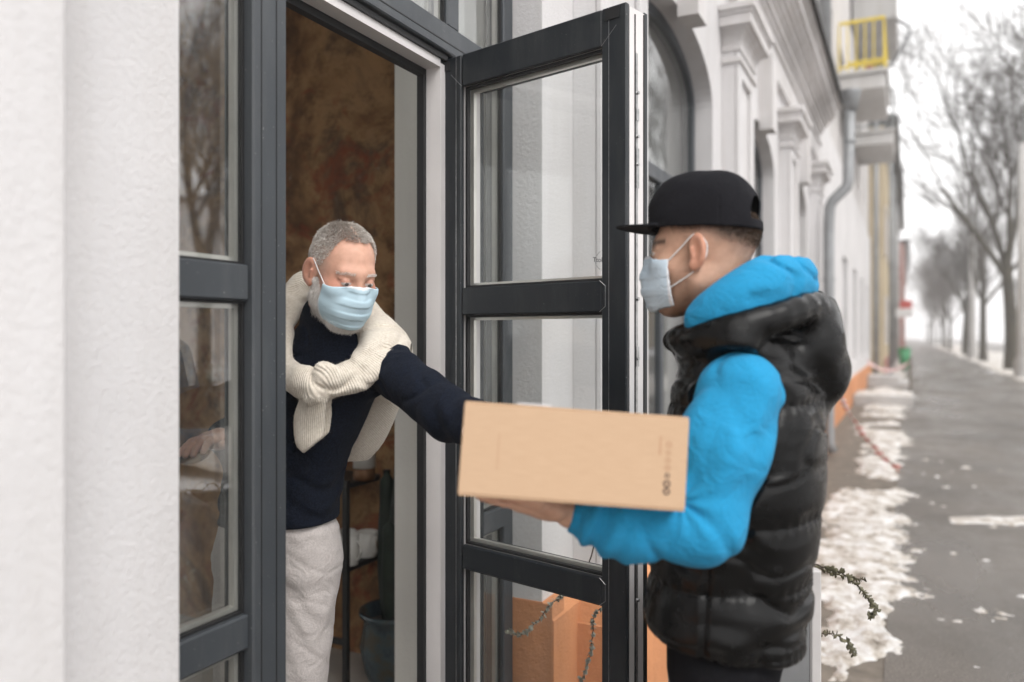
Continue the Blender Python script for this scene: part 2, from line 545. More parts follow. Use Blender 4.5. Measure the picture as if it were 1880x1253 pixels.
# plain wing beyond the pilasters, with flat-headed windows
pw = MB()
ws = [(11.1+3.2*i, 12.3+3.2*i) for i in range(5)]
e2 = [9.45]
for a, b in ws: e2 += [a, b]
e2.append(27.0)
for i in range(0, len(e2), 2): pw.box(OIN, O1+0.02, e2[i]+(0.001 if i == 0 else 0), e2[i+1], 0, TOPZ)
for a, b in ws:
    pw.box(OIN, O1+0.018, a, b, 0, 0.95); pw.box(OIN, O1+0.018, a, b, 3.05, TOPZ)
pw.build('side_wing_wall', M['stucco'], bld)
for a, b in ws:
    f = MB()
    for (y0, y1, z0, z1) in ((a, a+.06, .95, 3.05), (b-.06, b, .95, 3.05), (a+.06, b-.06, .95, 1.01), (a+.06, b-.06, 2.99, 3.05), (a+.57, a+.63, 1.01, 2.99)):
        f.box(-0.03, 0.03, y0, y1, z0, z1)
    fo = f.build('window_frame', M['anthracite'], bld)
    MB().box(-0.004, 0.004, a+.06, b-.06, 1.01, 2.99).build('pane', M['glass_far'], fo)
# upper storeys
up = MB()
ups = [(-3+2.9*i, -1.8+2.9*i) for i in range(10)]
e3 = [-4.97]
for a, b in ups: e3 += [a, b]
e3.append(27.0)
for i in range(0, len(e3), 2): up.box(-0.3, 0.10, e3[i], e3[i+1], TOPZ, 10.4)
for a, b in ups:
    for (z0, z1) in ((TOPZ, 5.45), (7.1, 8.5), (9.9, 10.4)): up.box(-0.3, 0.098, a, b, z0, z1)
up.build('upper_wall', M['upper'], bld)
for a, b in ups:
    for (z0, z1) in ((5.45, 7.1), (8.5, 9.9)):
        f = MB()
        for (y0, y1, p, q) in ((a, a+.07, z0, z1), (b-.07, b, z0, z1), (a+.07, b-.07, z0, z0+.07), (a+.07, b-.07, z1-.07, z1), (a+.56, a+.62, z0+.07, z1-.07)):
            f.box(-0.06, 0.0, y0, y1, p, q)
        fo = f.build('window_frame', M['pvc'], bld)
        MB().box(-0.035, -0.027, a+.07, b-.07, z0+.07, z1-.07).build('pane', M['glass_far'], fo)
r = MB(); r.box(-5.2, 0.55, -5.0, 27.0, 10.4, 10.62); r.build('roof', M['flash'], bld)
r = MB(); r.box(-4.9, -4.6, -5.0, 27.0, 3.3, 10.4); r.box(-4.9, -4.6, -5.0, 27.0, 0, .2); r.box(-4.9, -4.6, -5.0, -4.4, .2, 3.3); r.box(-4.9, -4.6, .6, 27.0, .2, 3.3); r.box(-4.6, OIN-.002, -5.0, -4.7, 0, 10.4); r.box(-4.6, OIN-.002, 26.7, 27.0, 0, 10.4); r.build('rear_wall', M['upper'], bld)  # set close behind the room and left open for the added windows

# pilasters with their capitals
for j in range(len(BAYS)+1):
    b0 = BAYS[j-1][1] if j > 0 else BAYS[0][1]-PER
    y0, y1 = b0+0.28, b0+0.86
    p = MB()
    p.box(O1+.001, OP-0.028, y0, y1, 0.66, 3.42)
    for (a, b, z0, z1) in ((y0, y0+.11, .66, 3.42), (y1-.11, y1, .66, 3.42), (y0+.11, y1-.11, .66, .86), (y0+.11, y1-.11, 3.26, 3.42)):
        p.bbox(OP-0.0275, OP, a, b, z0, z1, 0.006)
    po = p.build('pilaster', M['stucco'], bld)
    c = MB()
    prof = [(3.34, 3.375, .018), (3.42, 3.46, .012)]
    n = 7
    for i in range(n):
        t = (i+.5)/n
        prof.append((3.46+.10*i/n, 3.46+.10*(i+1)/n+.001, .012+.075*(1-math.sqrt(1-t*t))))
    prof += [(3.561, 3.63, .092), (3.631, 3.655, .102), (3.656, 3.70, .118)]
    for z0, z1, e in prof: c.bbox(O1+.002, OP+e, y0-e, y1+e, z0, z1, 0.003)
    c.build('capital', M['trim'], po)
    # plinth foot under the pilaster, with its sloping orange top
    f = MB()
    f.bbox(O1+.002, OP+.07, y0-.07, y1+.07, -0.02, 0.50, 0.012)
    f.v += []
    b_ = len(f.v)
    lo = [(O1+.003, y0-.065), (OP+.065, y0-.065), (OP+.065, y1+.065), (O1+.003, y1+.065)]
    hi = [(O1+.003, y0-.004), (OP+.004, y0-.004), (OP+.004, y1+.004), (O1+.003, y1+.004)]
    f.v += [(x, y, 0.495) for x, y in lo]+[(x, y, 0.658) for x, y in hi]
    for q in ((0, 1, 5, 4), (1, 2, 6, 5), (2, 3, 7, 6), (3, 0, 4, 7), (4, 5, 6, 7)):
        f.f.append(tuple(b_+i for i in q)); f.m.append(0)
    f.build('pilaster_foot', M['orange'], po)
# plinth band along the wall
pl = MB()
segs = [(BAYS[0][0]-1.2, BAYS[1][0]), (BAYS[1][1], 9.45), (9.46, 27.0)]
for y0, y1 in segs:
    e = 0.045
    poly = [(O1-0.2, -0.02), (O1+e, -0.02), (O1+e, 0.56), (O1+.004, 0.62), (O1-0.2, 0.62)]
    b_ = len(pl.v)
    ya = y0-(0.0 if y0 < -1 else 0.004); yb = y1+(0.004 if y0 < -1 else 0)
    pl.prism([(x, z) for x, z in poly][::-1] if False else [(z, x) for x, z in poly], 1, ya, yb)
pl.build('plinth', M['orange'], bld)
# orange return of the plinth on the door reveal
q = MB(); q.box(0.035, O1+.04, BAYS[1][1]-.006, BAYS[1][1]+.1, -.02, .617); q.build('plinth_return', M['orange'], bld)

# keystones, architrave and cornice
for j, (a, b) in enumerate(BAYS):
    c = (a+b)/2
    k = MB()
    k.prism([(c-.10, SPR+RISE-.07), (c+.10, SPR+RISE-.07), (c+.15, 3.86), (c-.15, 3.86)], 0, O1+.001, O1+.115)
    k.build('keystone', M['trim'], bld)
cor = MB()
steps = [(3.87, 4.10, .19), (4.10, 4.15, .215), (4.15, 4.24, .18), (4.24, 4.28, .205), (4.28, 4.33, .235), (4.33, 4.36, .26),
         (4.36, 4.40, .29), (4.40, 4.43, .33), (4.43, 4.47, .36), (4.47, 4.56, .40), (4.56, 4.60, .425), (4.60, 4.655, .45)]
for z0, z1, o in steps: cor.bbox(O1-.05, o, BAYS[0][0]-1.2, 9.45+.1, z0, z1-.0005, 0.004)
cor.build('cornice', M['trim'], bld)
fl = MB(); fl.box(0.05, 0.50, BAYS[0][0]-1.2, 9.58, 4.656, 4.676); fl.box(0.485, 0.50, BAYS[0][0]-1.2, 9.58, 4.60, 4.6555); fl.build('flashing', M['flash'], bld)
# downpipes
def pipe(pts, r, name='downpipe'):
    o = MB().tube(pts, r, 14).build(name, M['zinc'], bld, True)
    return o
yp = 8.62
dp = pipe([(.33, yp, 10.3), (.33, yp, 4.66)], .075)
MB().lathe([(.068, 0), (.075, 0), (.115, .22), (.118, .25), (.10, .25)], (.63, yp, 4.30), 18).build('funnel', M['zinc'], dp, True)
MB().tube([(.615, yp, 4.40), (.60, yp, 3.44), (.585, yp, 3.36), (.42, yp, 3.20), (.385, yp, 3.12), (.375, yp, 2.9), (.375, yp, .18), (.42, yp, .06)], .066, 14).build('lower_pipe', M['zinc'], dp, True)
for z in (3.9, 2.2, 1.1):
    MB().lathe([(.066, 0), (.075, 0), (.075, .035), (.066, .035)], (.615 if z > 3.3 else .375, yp, z), 18).build('pipe_clamp', M['zinc'], dp)
dp2 = pipe([(.34, 26.6, 10.3), (.34, 26.6, .2)], .075)
MB().lathe([(.075, 0), (.085, 0), (.085, .05), (.075, .05)], (.34, 26.6, 2.6), 18).build('pipe_clamp', M['zinc'], dp2)

# balconies
M['yellow'] = simple('yellow_paint', (0.66, 0.50, 0.045), 0.5, 0.2, 12)
M['grey_rail'] = simple('grey_rail', (0.22, 0.23, 0.23), 0.6)
M['slab'] = make_stucco('balcony_slab', (0.55, 0.54, 0.53), 40, .3, .15)
def balcony(y0, y1, z, out, railmat, infill=False):
    s = MB()
    s.bbox(.10, out, y0, y1, z-.28, z, .02); s.bbox(.10, out+.05, y0-.05, y1+.05, z, z+.07, .01)
    so_ = s.build('balcony', M['slab'], bld)
    for (x0, x1, ya, yb) in ((out-.04, out, y0, y1), (.14, out-.04, y0, y0+.04), (.14, out-.04, y1-.04, y1)):
        MB().box(x0, x1, ya, yb, z+.95, z+1.0).build('rail', railmat, so_)
        MB().box(x0+.005 if x1-x0 < .1 else x0, x1-.005 if x1-x0 < .1 else x1, ya+.004, yb-.004, z+.16, z+.19).build('rail', railmat, so_)
        if x1-x0 < .1:
            n = int((yb-ya)/.14)
            P = [(x0+.02, ya+.03+(yb-ya-.06)*i/n) for i in range(n+1)]
        else:
            n = int((x1-x0)/.13)
            P = [(x0+(x1-x0)*i/n, ya+.02) for i in range(n)]
        for (px, py) in P:
            MB().box(px-.011, px+.011, py-.011, py+.011, z+.07, z+.95).build('baluster', railmat, so_)
    if infill:
        for (ya, yb) in ((y0+.3, y0+.95), (y0+1.0, y0+1.6)):
            MB().bbox(.55, .70, ya, yb, z+.07, z+.26, .01).build('flower_box', M['rose'], so_)
    return so_
balcony(13.6, 16.0, 6.22, .90, M['yellow'], True)
balcony(18.6, 21.0, 6.3, .96, M['grey_rail'])
s = MB(); s.bbox(.10, 1.04, 18.2, 21.4, 8.8, 8.85, .02); s.bbox(.94, 1.04, 18.2, 21.4, 8.851, 9.9, .01); s.bbox(.1, .94, 18.2, 18.3, 8.85, 9.9, .01); s.bbox(.1, .94, 21.3, 21.4, 8.85, 9.9, .01)
so_ = s.build('balcony', M['slab'], bld)
MB().tube([(1.06, 18.25, 8.75), (1.3, 18.1, 8.5), (1.34, 18.1, 8.4), (.95, 18.3, 7.8), (.6, 18.5, 7.55)], .04, 8).build('drain_spout', M['zinc'], so_, True)

# ------------------------------------------------------------------ window joinery
def bar(mb, y0, y1, z0, z1, x0=-.04, x1=.03, m=0, bev=.004): mb.bbox(x0, x1, y0, y1, z0, z1, bev, m)
def pane_box(parent, y0, y1, z0, z1, mat=None, x=0.0, name='pane'):
    o = MB().box(x-.012, x+.012, y0, y1, z0, z1).build(name, mat or M['glass'], parent)
    return o
def beads(parent, y0, y1, z0, z1, x=0.0, outer=.026, cols=('gasket', 'spacer')):
    # glazing bead, black gasket and the bright spacer bar between the two sheets
    for nm, mat, d0, d1, xa, xb in (('gasket', 'gasket', 0, .006, x+.0125, x+.020), ('spacer', 'spacer', .006, .016, x-.008, x+.008)):
        b = MB()
        b.box(xa, xb, y0+d0, y0+d1, z0+d0, z1-d0); b.box(xa, xb, y1-d1, y1-d0, z0+d0, z1-d0)
        b.box(xa, xb, y0+d1, y1-d1, z0+d0, z0+d1); b.box(xa, xb, y0+d1, y1-d1, z1-d1, z1-d0)
        b.build(nm, M[mat], parent)
A = M['anthracite']; AD = M['anthracite_dark']
a, b = BAYS[1]
HL, HR = -0.720, 0.0              # door opening between the two mullions
fr = MB()
T0, T1 = 2.368, 2.452
bar(fr, a, a+.07, 0.02, SPR); bar(fr, b-.07, b, 0.02, SPR)
bar(fr, HL-.100, HL, .06, T0, x1=.045); bar(fr, HR+.012, HR+.085, .06, T0, x1=.028)
bar(fr, a+.07, b-.07, T0, T1, x1=.034)
bar(fr, a+.07, HL-.100, .04, .13); bar(fr, HR+.085, b-.07, .04, .13)
bar(fr, HL-.09, HL-.03, T1, SPR+RISE-.06, x1=.03); bar(fr, HR-.02, HR+.05, T1, SPR+RISE-.1, x1=.03)
SIDE = [(a+.07, HL-.100), (HR+.085, b-.07)]
for (y0, y1) in SIDE:
    bar(fr, y0, y1, 1.600, 1.675, x1=.034); bar(fr, y0, y1, .880, .952, x1=.034)
op, ip = arch(a, b), arch(a, b, inset=.07)
for (p0, p1, q0, q1) in zip(op[:-1], op[1:], ip[:-1], ip[1:]):
    for x, flip in ((.03, 0), (-.04, 1)):
        f = [(x, *p0), (x, *p1), (x, *q1), (x, *q0)]
        fr.face(f[::-1] if flip else f)
    fr.face([(.03, *q0), (.03, *q1), (-.04, *q1), (-.04, *q0)])
wf = fr.build('door_frame', A, bld)
# grooves along the face of the wide mullion and head
gv = MB()
for y in (HL-.034, HL-.078): gv.box(.0448, .0462, y, y+.0025, .06, T0)
gv.box(.0335, .0352, a+.07, b-.07, T0+.026, T0+.029)
gv.build('groove', M['gasket'], wf)
# white rebate of the opening
rb = MB()
rb.box(-.038, .012, HR-.030, HR+.0115, .06, T0-.03)
rb.box(-.0375, .012, HL+.02, HR-.030, T0-.042, T0-.0005)
rb.build('rebate', M['pvc'], wf)
rg = MB()
rg.box(-.062, -.0385, HR-.044, HR+.02, .06, T0-.04); rg.box(-.062, -.0385, HL+.0, HR-.044, T0-.062, T0-.005)
rg.box(.0125, .020, HR-.0, HR+.0118, .06, T0-.032); rg.box(.0125, .020, HL+.02, HR-.002, T0-.018, T0-.002)
rg.build('gasket', M['gasket'], wf)
lt = MB(); lt.box(-.03, .0, HL+.0005, HL+.012, .06, T0-.0005); lt.build('strike_rebate', AD, wf)
for z0, z1 in ((2.20, 2.245), (1.70, 1.745), (2.36, 2.367)):
    MB().box(.004, .022, HL+.001, HL+.008, z0, z1).build('keeper_plate', M['pvc'], wf)
for z0, z1 in ((1.23, 1.33), (1.0, 1.22)):
    MB().box(.006, .020, HL+.001, HL+.006, z0, z1).build('keeper_plate', M['steel'], wf)
for (y0, y1) in SIDE:
    for (z0, z1) in ((.13, .880), (.952, 1.600), (1.675, T0)):
        pane_box(wf, y0+.002, y1-.002, z0+.002, z1-.002); beads(wf, y0, y1, z0, z1)
for (y0, y1) in ((a+.07, HL-.09), (HL-.03, HR-.02), (HR+.05, b-.07)):
    zt = SPR+(.0 if (y0 < HL-.05 or y1 > HR+.05) else .20)
    pane_box(wf, y0+.002, y1-.002, T1+.002, zt); beads(wf, y0, y1, T1, zt)
th = MB(); th.bbox(-.12, .06, HL-.01, HR+.02, 0.0, .058, .006); th.build('threshold', M['steel'], wf)

# the open leaf, hinged at the far side of the opening (own frame: x along the leaf, y through its thickness)
LA = math.atan2(-0.2506, 0.968)
LW, LB, LT = 0.652, 0.075, 2.356
leaf = MB()
def lbar(x0, x1, z0, z1, y0=0.0, y1=0.014, m=0): leaf.bbox(x0, x1, y0, y1, z0, z1, .003, m)
RZ = [(LB, .20), (.842, .912), (1.588, 1.668), (2.262, LT)]
for (y0, y1) in ((0.0, 0.016), (0.086, 0.102)):
    lbar(0, .078, LB, LT, y0, y1); lbar(LW-.074, LW, LB, LT, y0, y1)
    for i, (z0, z1) in enumerate(RZ): lbar(.082, LW-.074, z0, z1, y0+.0008, y1-.0008)
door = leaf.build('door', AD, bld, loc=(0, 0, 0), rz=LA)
core2 = MB()
core2.box(.006, .076, .0165, .0855, LB+.006, LT-.006); core2.box(LW-.070, LW-.0005, .0165, .0855, LB+.006, LT-.006)
for (z0, z1) in RZ: core2.box(.076, LW-.070, .0168, .0852, z0+.006, z1-.006)
core2.build('core', M['pvc'], door)
hd = MB(); hd.box(LW-.0004, LW+.0008, .044, .053, .3, 2.24); hd.build('locking_rail', M['steel'], door)
gg = MB(); gg.box(LW-.0004, LW+.0012, .0385, .0425, LB+.02, LT-.02); gg.box(LW-.0004, LW+.0015, .080, .0858, LB+.01, LT-.01); gg.build('gasket', M['gasket'], door)
for z in (2.14, 2.03, 1.96, 1.80, 1.62, 1.47, 1.33, 1.2, .98, .86, .6):
    MB().tube([(LW-.001, .050, z), (LW+.006, .050, z)], .0045, 8).build('locking_stud', M['steel'], door)
for z0, z1 in ((1.9, 2.0), (2.07, 2.1), (1.45, 1.5)):
    MB().box(LW+.0009, LW+.003, .043, .056, z0, z1).build('striker', M['steel'], door)
for x0, x1 in ((.006, .034), (LW-.060, LW-.018)):
    MB().box(x0, x1, -.0035, -.0002, 2.318 if x0 < .1 else 2.322, 2.345 if x0 < .1 else 2.350).build('corner_cover', M['gasket'], door)
for i in range(3):
    z0, z1 = RZ[i][1], RZ[i+1][0]
    x0, x1 = .082, LW-.074
    MB().box(x0+.002, x1-.002, .030, .054, z0+.002, z1-.002).build('pane', M['glass_door'], door)
    for nm, mat, d0, d1, ya, yb in (('gasket', 'gasket', 0, .007, .0165, .0295), ('spacer', 'spacer', .002, .015, .036, .048)):
        q = MB()
        q.box(x0+d0, x0+d1, ya, yb, z0+d0, z1-d0); q.box(x1-d1, x1-d0, ya, yb, z0+d0, z1-d0)
        q.box(x0+d1, x1-d1, ya, yb, z0+d0, z0+d1); q.box(x0+d1, x1-d1, ya, yb, z1-d1, z1-d0)
        q.build(nm, M[mat], door)
# thin seams where rails meet the far stile
se = MB()
for (z0, z1) in RZ[1:3]:
    x = LW-.074
    P = [(x-.006, z1), (x+.012, z1-.014), (x+.012, z0+.014), (x-.006, z0)]
    for p, q in zip(P[:-1], P[1:]): se.tube([(p[0], -.0002, p[1]), (q[0], -.0002, q[1])], .0007, 4)
for cx, sx in ((.082, -1), (LW-.074, 1)):
    se.tube([(cx, -.0002, 2.262), (cx+sx*.045, -.0002, 2.305)], .0006, 4)
for x in (.058, LW-.052): se.box(x, x+.0014, -.0006, .0001, LB, LT)
se.build('seam', M['steel'], door)
# round sticker with a handwritten name on the upper pane
st = MB()
for k in range(40):
    if k % 10 in (2, 7): continue
    t0, t1 = 2*math.pi*k/40, 2*math.pi*(k+1)/40
    p = [(LW-.086+.026*math.cos(t), .0292, 1.722+.026*math.sin(t)) for t in (t0, t1)]
    if max(p[0][0], p[1][0]) > LW-.075: continue
    st.tube(p, .0005, 4)
M['ink'] = simple('dark_ink', (0.05, 0.045, 0.045), 0.7)
sk = st.build('sticker', M['ink'], door)
def text_mesh(body, size, name):
    cu = bpy.data.curves.new(name, 'FONT'); cu.body = body; cu.size = size; cu.extrude = 0.0002; cu.align_x = 'CENTER'
    tmp = bpy.data.objects.new(name, cu); COL.objects.link(tmp)
    dg = bpy.context.evaluated_depsgraph_get()
    me = bpy.data.meshes.new_from_object(tmp.evaluated_get(dg))
    bpy.data.objects.remove(tmp)
    me.name = name
    return me
tm = text_mesh('Ttobu', .018, 'lettering')
to = link_mesh('lettering', tm, M['ink'], sk, loc=(LW-.099, .0288, 1.718)); to.rotation_euler = (math.radians(90), math.radians(4), 0)
# hinges
for z in (2.2, 1.25, .3):
    MB().tube([(-.006, .10, z-.05), (-.006, .10, z+.05)], .009, 10).build('hinge', AD, door)

# arched windows of the other bays
for j, (a, b) in enumerate(BAYS):
    if j == 1: continue
    f = MB()
    bar(f, a, a+.06, .72, SPR, m=0); bar(f, b-.06, b, .72, SPR); bar(f, a+.06, b-.06, .72, .79)
    bar(f, a+.06, b-.06, 2.37, 2.45, x1=.036); bar(f, (a+b)/2-.035, (a+b)/2+.035, .79, 2.37)
    op, ip = arch(a, b), arch(a, b, inset=.06)
    for (p0, p1, q0, q1) in zip(op[:-1], op[1:], ip[:-1], ip[1:]):
        for x, flip in ((.03, 0), (-.04, 1)):
            fc = [(x, *p0), (x, *p1), (x, *q1), (x, *q0)]
            f.face(fc[::-1] if flip else fc)
        f.face([(.03, *q0), (.03, *q1), (-.04, *q1), (-.04, *q0)])
    fo = f.build('window_frame', A, bld)
    c = (a+b)/2
    for y0, y1 in ((a+.06, c-.035), (c+.035, b-.06)): pane_box(fo, y0, y1, .79, 2.37)
    MB().prism([(a+.06, 2.45), (b-.06, 2.45)]+[(y, z) for y, z in ip[::-1]], 0, -.012, .012).build('pane', M['glass'], fo)
    s = MB(); s.bbox(.02, O1+.05, a-.04, b+.04, .715, .745, .006); s.build('sill', M['zinc'], bld)

# ------------------------------------------------------------------ the room behind the door
room = MB()
room.box(-4.3, OIN+.001, .84, .96, .1, 3.55)
room.build('painted_wall', M['grunge'], bld)
rm = MB()
rm.box(-4.55, -4.3, -4.5, .96, .1, .2); rm.box(-4.55, -4.3, -4.5, .96, 3.3, 3.55); rm.box(-4.55, -4.3, .5, .96, .2, 3.3); rm.box(-4.55, -4.3, -4.5, -4.35, .2, 3.3); rm.box(-4.3, OIN+.002, -4.62, -4.5, .1, 3.55)
rm.build('inner_wall', M['inner_plaster'], bld)
for i in range(4):  # unseen back windows, added to let more daylight into the room
    ya = -4.35+1.2125*i; yb = ya+1.2125
    f = MB()
    for (p, q_, z0, z1) in ((ya, ya+.06, .2, 3.3), (yb-.06, yb-.0005, .2, 3.3), (ya+.06, yb-.06, .2, .26), (ya+.06, yb-.06, 3.24, 3.3)): f.box(-4.5, -4.44, p, q_, z0, z1)
    fo = f.build('added_rear_window', M['pvc'], bld)
    MB().box(-4.475, -4.465, ya+.06, yb-.06, .26, 3.24).build('pane', M['glass_door'], fo)
MB().box(-4.42, OIN+.002, -4.6, .96, 3.55, 3.7).build('ceiling', M['inner_plaster'], bld)
MB().box(-4.42, -.06, -4.6, .96, -.05, .1).build('room_floor', M['screed'], bld)
jm = MB(); jm.box(OIN-.006, -.075, BAYS[1][1]-.012, BAYS[1][1]+.05, .1, SPR+.3); jm.box(OIN-.006, -.066, BAYS[1][0]-.05, BAYS[1][0]+.012, .1, SPR)
jm.build('plastered_jamb', M['inner_plaster'], bld)
MB().box(OIN-.0061, -.05, BAYS[1][0], BAYS[1][1], .101, .104).build('door_mat', M['screed'], bld)
# ------------------------------------------------------------------ things in the room
sh = empty('metal_shelf', (-1.02, .67, .104))
tag(sh, 'black metal shelf rack with rounded shelves against the painted wall', 'shelf')
for (x, y) in ((.25, -.15), (.25, .13), (-.25, -.15), (-.25, .13)):
    MB().box(x-.011, x+.011, y-.011, y+.011, 0, .84).build('post', M['black_metal'], sh)
for z in (.17, .46, .80):
    p = [(-.235, -.14), (.235, -.14), (.235, .12), (-.235, .12)]
    n = 8; poly = []
    for cx, cy, a0 in ((.19, -.10, -90), (.19, .08, 0), (-.19, .08, 90), (-.19, -.10, 180)):
        for k in range(n+1):
            t = math.radians(a0+90*k/n); poly.append((cx+.05*math.cos(t), cy+.05*math.sin(t)))
    if z == .17:
        b = MB()
        for y in (-.14, .12): b.box(-.235, .235, y-.009, y+.009, z, z+.022)
        b.v, b.f, b.m = b.v[:8], b.f[:6], b.m[:6]
        b.build('bottom_bar', M['black_metal'], sh)
    else: MB().prism(poly, 2, z, z+.02).build('shelf_board', M['black_metal'], sh)
def mug(x, y, z, r, h, lab, taper=.85):
    o = MB().lathe([(0.001, 0), (r*taper, 0), (r*taper+.002, .004), (r, h), (r-.004, h), (r*taper-.004, .008), (.001, .008)], (0, 0, 0), 24).build('mug', M['ceramic'], None, True, loc=(x, y, z))
    t = [math.radians(-100+200*k/8) for k in range(9)]
    MB().tube([(r*.9+.022*math.cos(a), 0, h*.5+h*.3*math.sin(a)) for a in t], .005, 8).build('handle', M['ceramic'], o, True)
    tag(o, lab, 'mug', 'mugs on the metal shelf')
zs = .104+.48
mug(-.805, .585, zs, .042, .125, 'tall white ceramic mug in front of the other mugs on the shelf')
mug(-.815, .72, zs, .045, .105, 'white mug behind the tall mug, close to the shelf post')
mug(-.905, .69, zs, .045, .105, 'white mug behind the tall mug, close to the trousers')
def make_vase():
    m = N('blue_oval_glaze')
    v = m.n('ShaderNodeTexVoronoi', i_Scale=1.0, feature='F1'); v.inputs['Randomness'].default_value = 0.2
    m.l(m.mapping((15, 15, 8.0)), v.inputs['Vector'])
    c = m.ramp(v.outputs['Distance'], [(0.30, (0.05, 0.11, 0.20, 1)), (0.38, (0.72, 0.70, 0.66, 1))])
    m.base(c); m.set(Roughness=0.3); return m.mat
M['vase'] = make_vase()
M['copper'] = simple('copper_foot', (0.15, 0.07, 0.03), 0.45, metal=0.4)
vz = .104+.82
o = MB().lathe([(.001, .05), (.046, .05), (.047, .27), (.043, .27), (.043, .06), (.001, .06)], n=28).build('vase', M['vase'], None, True, loc=(-.785, .66, vz))
MB().lathe([(.001, 0), (.045, 0), (.0462, .012), (.0462, .049), (.001, .049)], n=28).build('foot', M['copper'], o, True)
tag(o, 'white cylindrical vase with blue ovals on the upper shelf', 'vase')
M['green_glass'] = simple('dark_green_glaze', (0.03, 0.07, 0.035), 0.3)
o = MB().lathe([(.001, 0), (.05, 0), (.055, .05), (.05, .055), (.001, .055)], n=24).build('jar', M['green_glass'], None, True, loc=(-.98, .63, vz))
MB().lathe([(.001, .0555), (.045, .0555), (.045, .12), (.001, .12)], n=24).build('lid', M['ceramic'], o, True)
tag(o, 'small dark green jar with white lid beside the ovals vase', 'jar')
def make_pot():
    m = N('blue_green_glaze')
    m.base(m.ramp(m.noise(9, 7, .7), [(.35, (.018, .03, .04, 1)), (.5, (.04, .06, .068, 1)), (.62, (.055, .05, .035, 1)), (.75, (.06, .05, .04, 1))]))
    m.set(Roughness=.25); m.bump(m.noise(20, 4), .2, .01); return m.mat
M['pot'] = make_pot()
M['cactus'] = simple('cactus_skin', (0.010, 0.020, 0.012), 0.6, 0.35, 14, .3, 30)
M['soil'] = simple('potting_soil', (0.04, 0.028, 0.02), 0.95, 0.4, 40, .6)
pt = empty('potted_cactus', (-.605, .63, .104))
tag(pt, 'tall dark green cactus in a glazed blue pot behind the door jamb', 'potted plant')
MB().lathe([(.001, 0), (.095, 0), (.125, .07), (.145, .17), (.13, .26), (.128, .285), (.148, .30), (.148, .315), (.128, .315), (.115, .25), (.001, .25)], n=32).build('pot', M['pot'], pt, True)
MB().lathe([(.001, .262), (.118, .258)], n=24).build('soil', M['soil'], pt, True)
for (x, y, h, r, dx, dy) in ((.0, .0, .72, .042, .02, .03), (-.05, .03, .62, .036, -.03, .02), (.02, -.045, .45, .034, .0, -.03)):
    m = MB(); n = 20; rows = 16; b0 = len(m.v)
    for i in range(rows+1):
        t = i/rows
        rr = r*(.75+.35*math.sin(math.pi*min(1, t*1.25)))*(1 if t < .9 else math.sqrt(max(0, 1-((t-.9)/.1)**2))+.02)
        for k in range(n):
            a = 2*math.pi*k/n; q = rr*(1+.16*math.cos(a*10/2*2))
            m.v.append((x+dx*t+q*math.cos(a), y+dy*t+q*math.sin(a), .24+h*t))
    for i in range(rows):
        for k in range(n):
            k2 = (k+1) % n
            m.f.append((b0+i*n+k, b0+i*n+k2, b0+(i+1)*n+k2, b0+(i+1)*n+k)); m.m.append(0)
    m.build('cactus_stem', M['cactus'], pt, True)

# ------------------------------------------------------------------ bare street trees
def grow(seed, height, fork, r0, spread, depth=6, lean=0.0):
    R = random.Random(seed)
    tr, cr = MB(), MB()
    def rv(): return Vector((R.uniform(-1, 1), R.uniform(-1, 1), R.uniform(-1, 1)))
    def branch(p, d, L, r, lev):
        n = 4 if lev < 2 else (3 if lev < 4 else 2)
        pts = [p.copy()]; rad = [r]
        q = p.copy(); dd = d.copy()
        r1 = r*(.62 if lev < 4 else .4)
        for i in range(n):
            dd = (dd+rv()*(.10+.035*lev)+Vector((0, 0, .10 if lev < 4 else .05))).normalized()
            q = q+dd*(L/n)
            pts.append(q.copy()); rad.append(r+(r1-r)*(i+1)/n)
        (tr if lev <= 1 else cr).tube(pts, rad, 8 if lev < 2 else (5 if lev < 3 else (4 if lev < 4 else 3)), cap=False)
        if lev >= depth: return
        kids = (R.randint(3, 4) if lev < 2 else R.randint(3, 5)) if lev < depth-1 else R.randint(3, 5)
        for k in range(kids):
            t = R.uniform(.30, 1.0) if k else 1.0
            i = min(n-1, int(t*n)); f = t*n-i
            pp = pts[i].lerp(pts[i+1], f)
            ax = dd.orthogonal().normalized()
            ax.rotate(Matrix.Rotation(R.uniform(0, 6.283), 3, dd))
            ang = R.uniform(.30, .75)*spread if k else R.uniform(.05, .3)
            nd = (dd*math.cos(ang)+ax*math.sin(ang)).normalized()
            branch(pp, nd, L*R.uniform(.56, .82), max(.0085, (rad[i]+(rad[i+1]-rad[i])*f)*R.uniform(.5, .72)), lev+1)
    p = Vector((0, 0, -.05)); d = Vector((lean, 0, 1)).normalized()
    pts = [p.copy()]; rad = [r0*1.35]
    for i in range(5):
        d = (d+rv()*.03).normalized(); p = p+d*(fork/5); pts.append(p.copy()); rad.append(r0*(1.0-.05*i))
    tr.tube(pts, rad, 12, cap=False)
    L = (height-fork)*.40
    for k in range(4):
        a = 2*math.pi*k/4+R.uniform(-.5, .5)
        ang = R.uniform(.22, .62)*spread if k else .08
        nd = Vector((math.sin(ang)*math.cos(a), math.sin(ang)*math.sin(a), math.cos(ang)))
        branch(p-d*R.uniform(0, .7), nd, L*R.uniform(.8, 1.1), r0*R.uniform(.48, .62), 1)
    return tr.mesh('trunk'), cr.mesh('crown')
KINDS = [grow(3, 12.5, 3.6, .19, 1.0), grow(8, 11.0, 3.0, .16, 1.15), grow(21, 13.0, 4.2, .20, .9)]
for t_, c_ in KINDS:
    t_.materials.append(M['bark']); c_.materials.append(M['twig'])
    for me in (t_, c_): me.polygons.foreach_set('use_smooth', np.ones(len(me.polygons), dtype=bool))
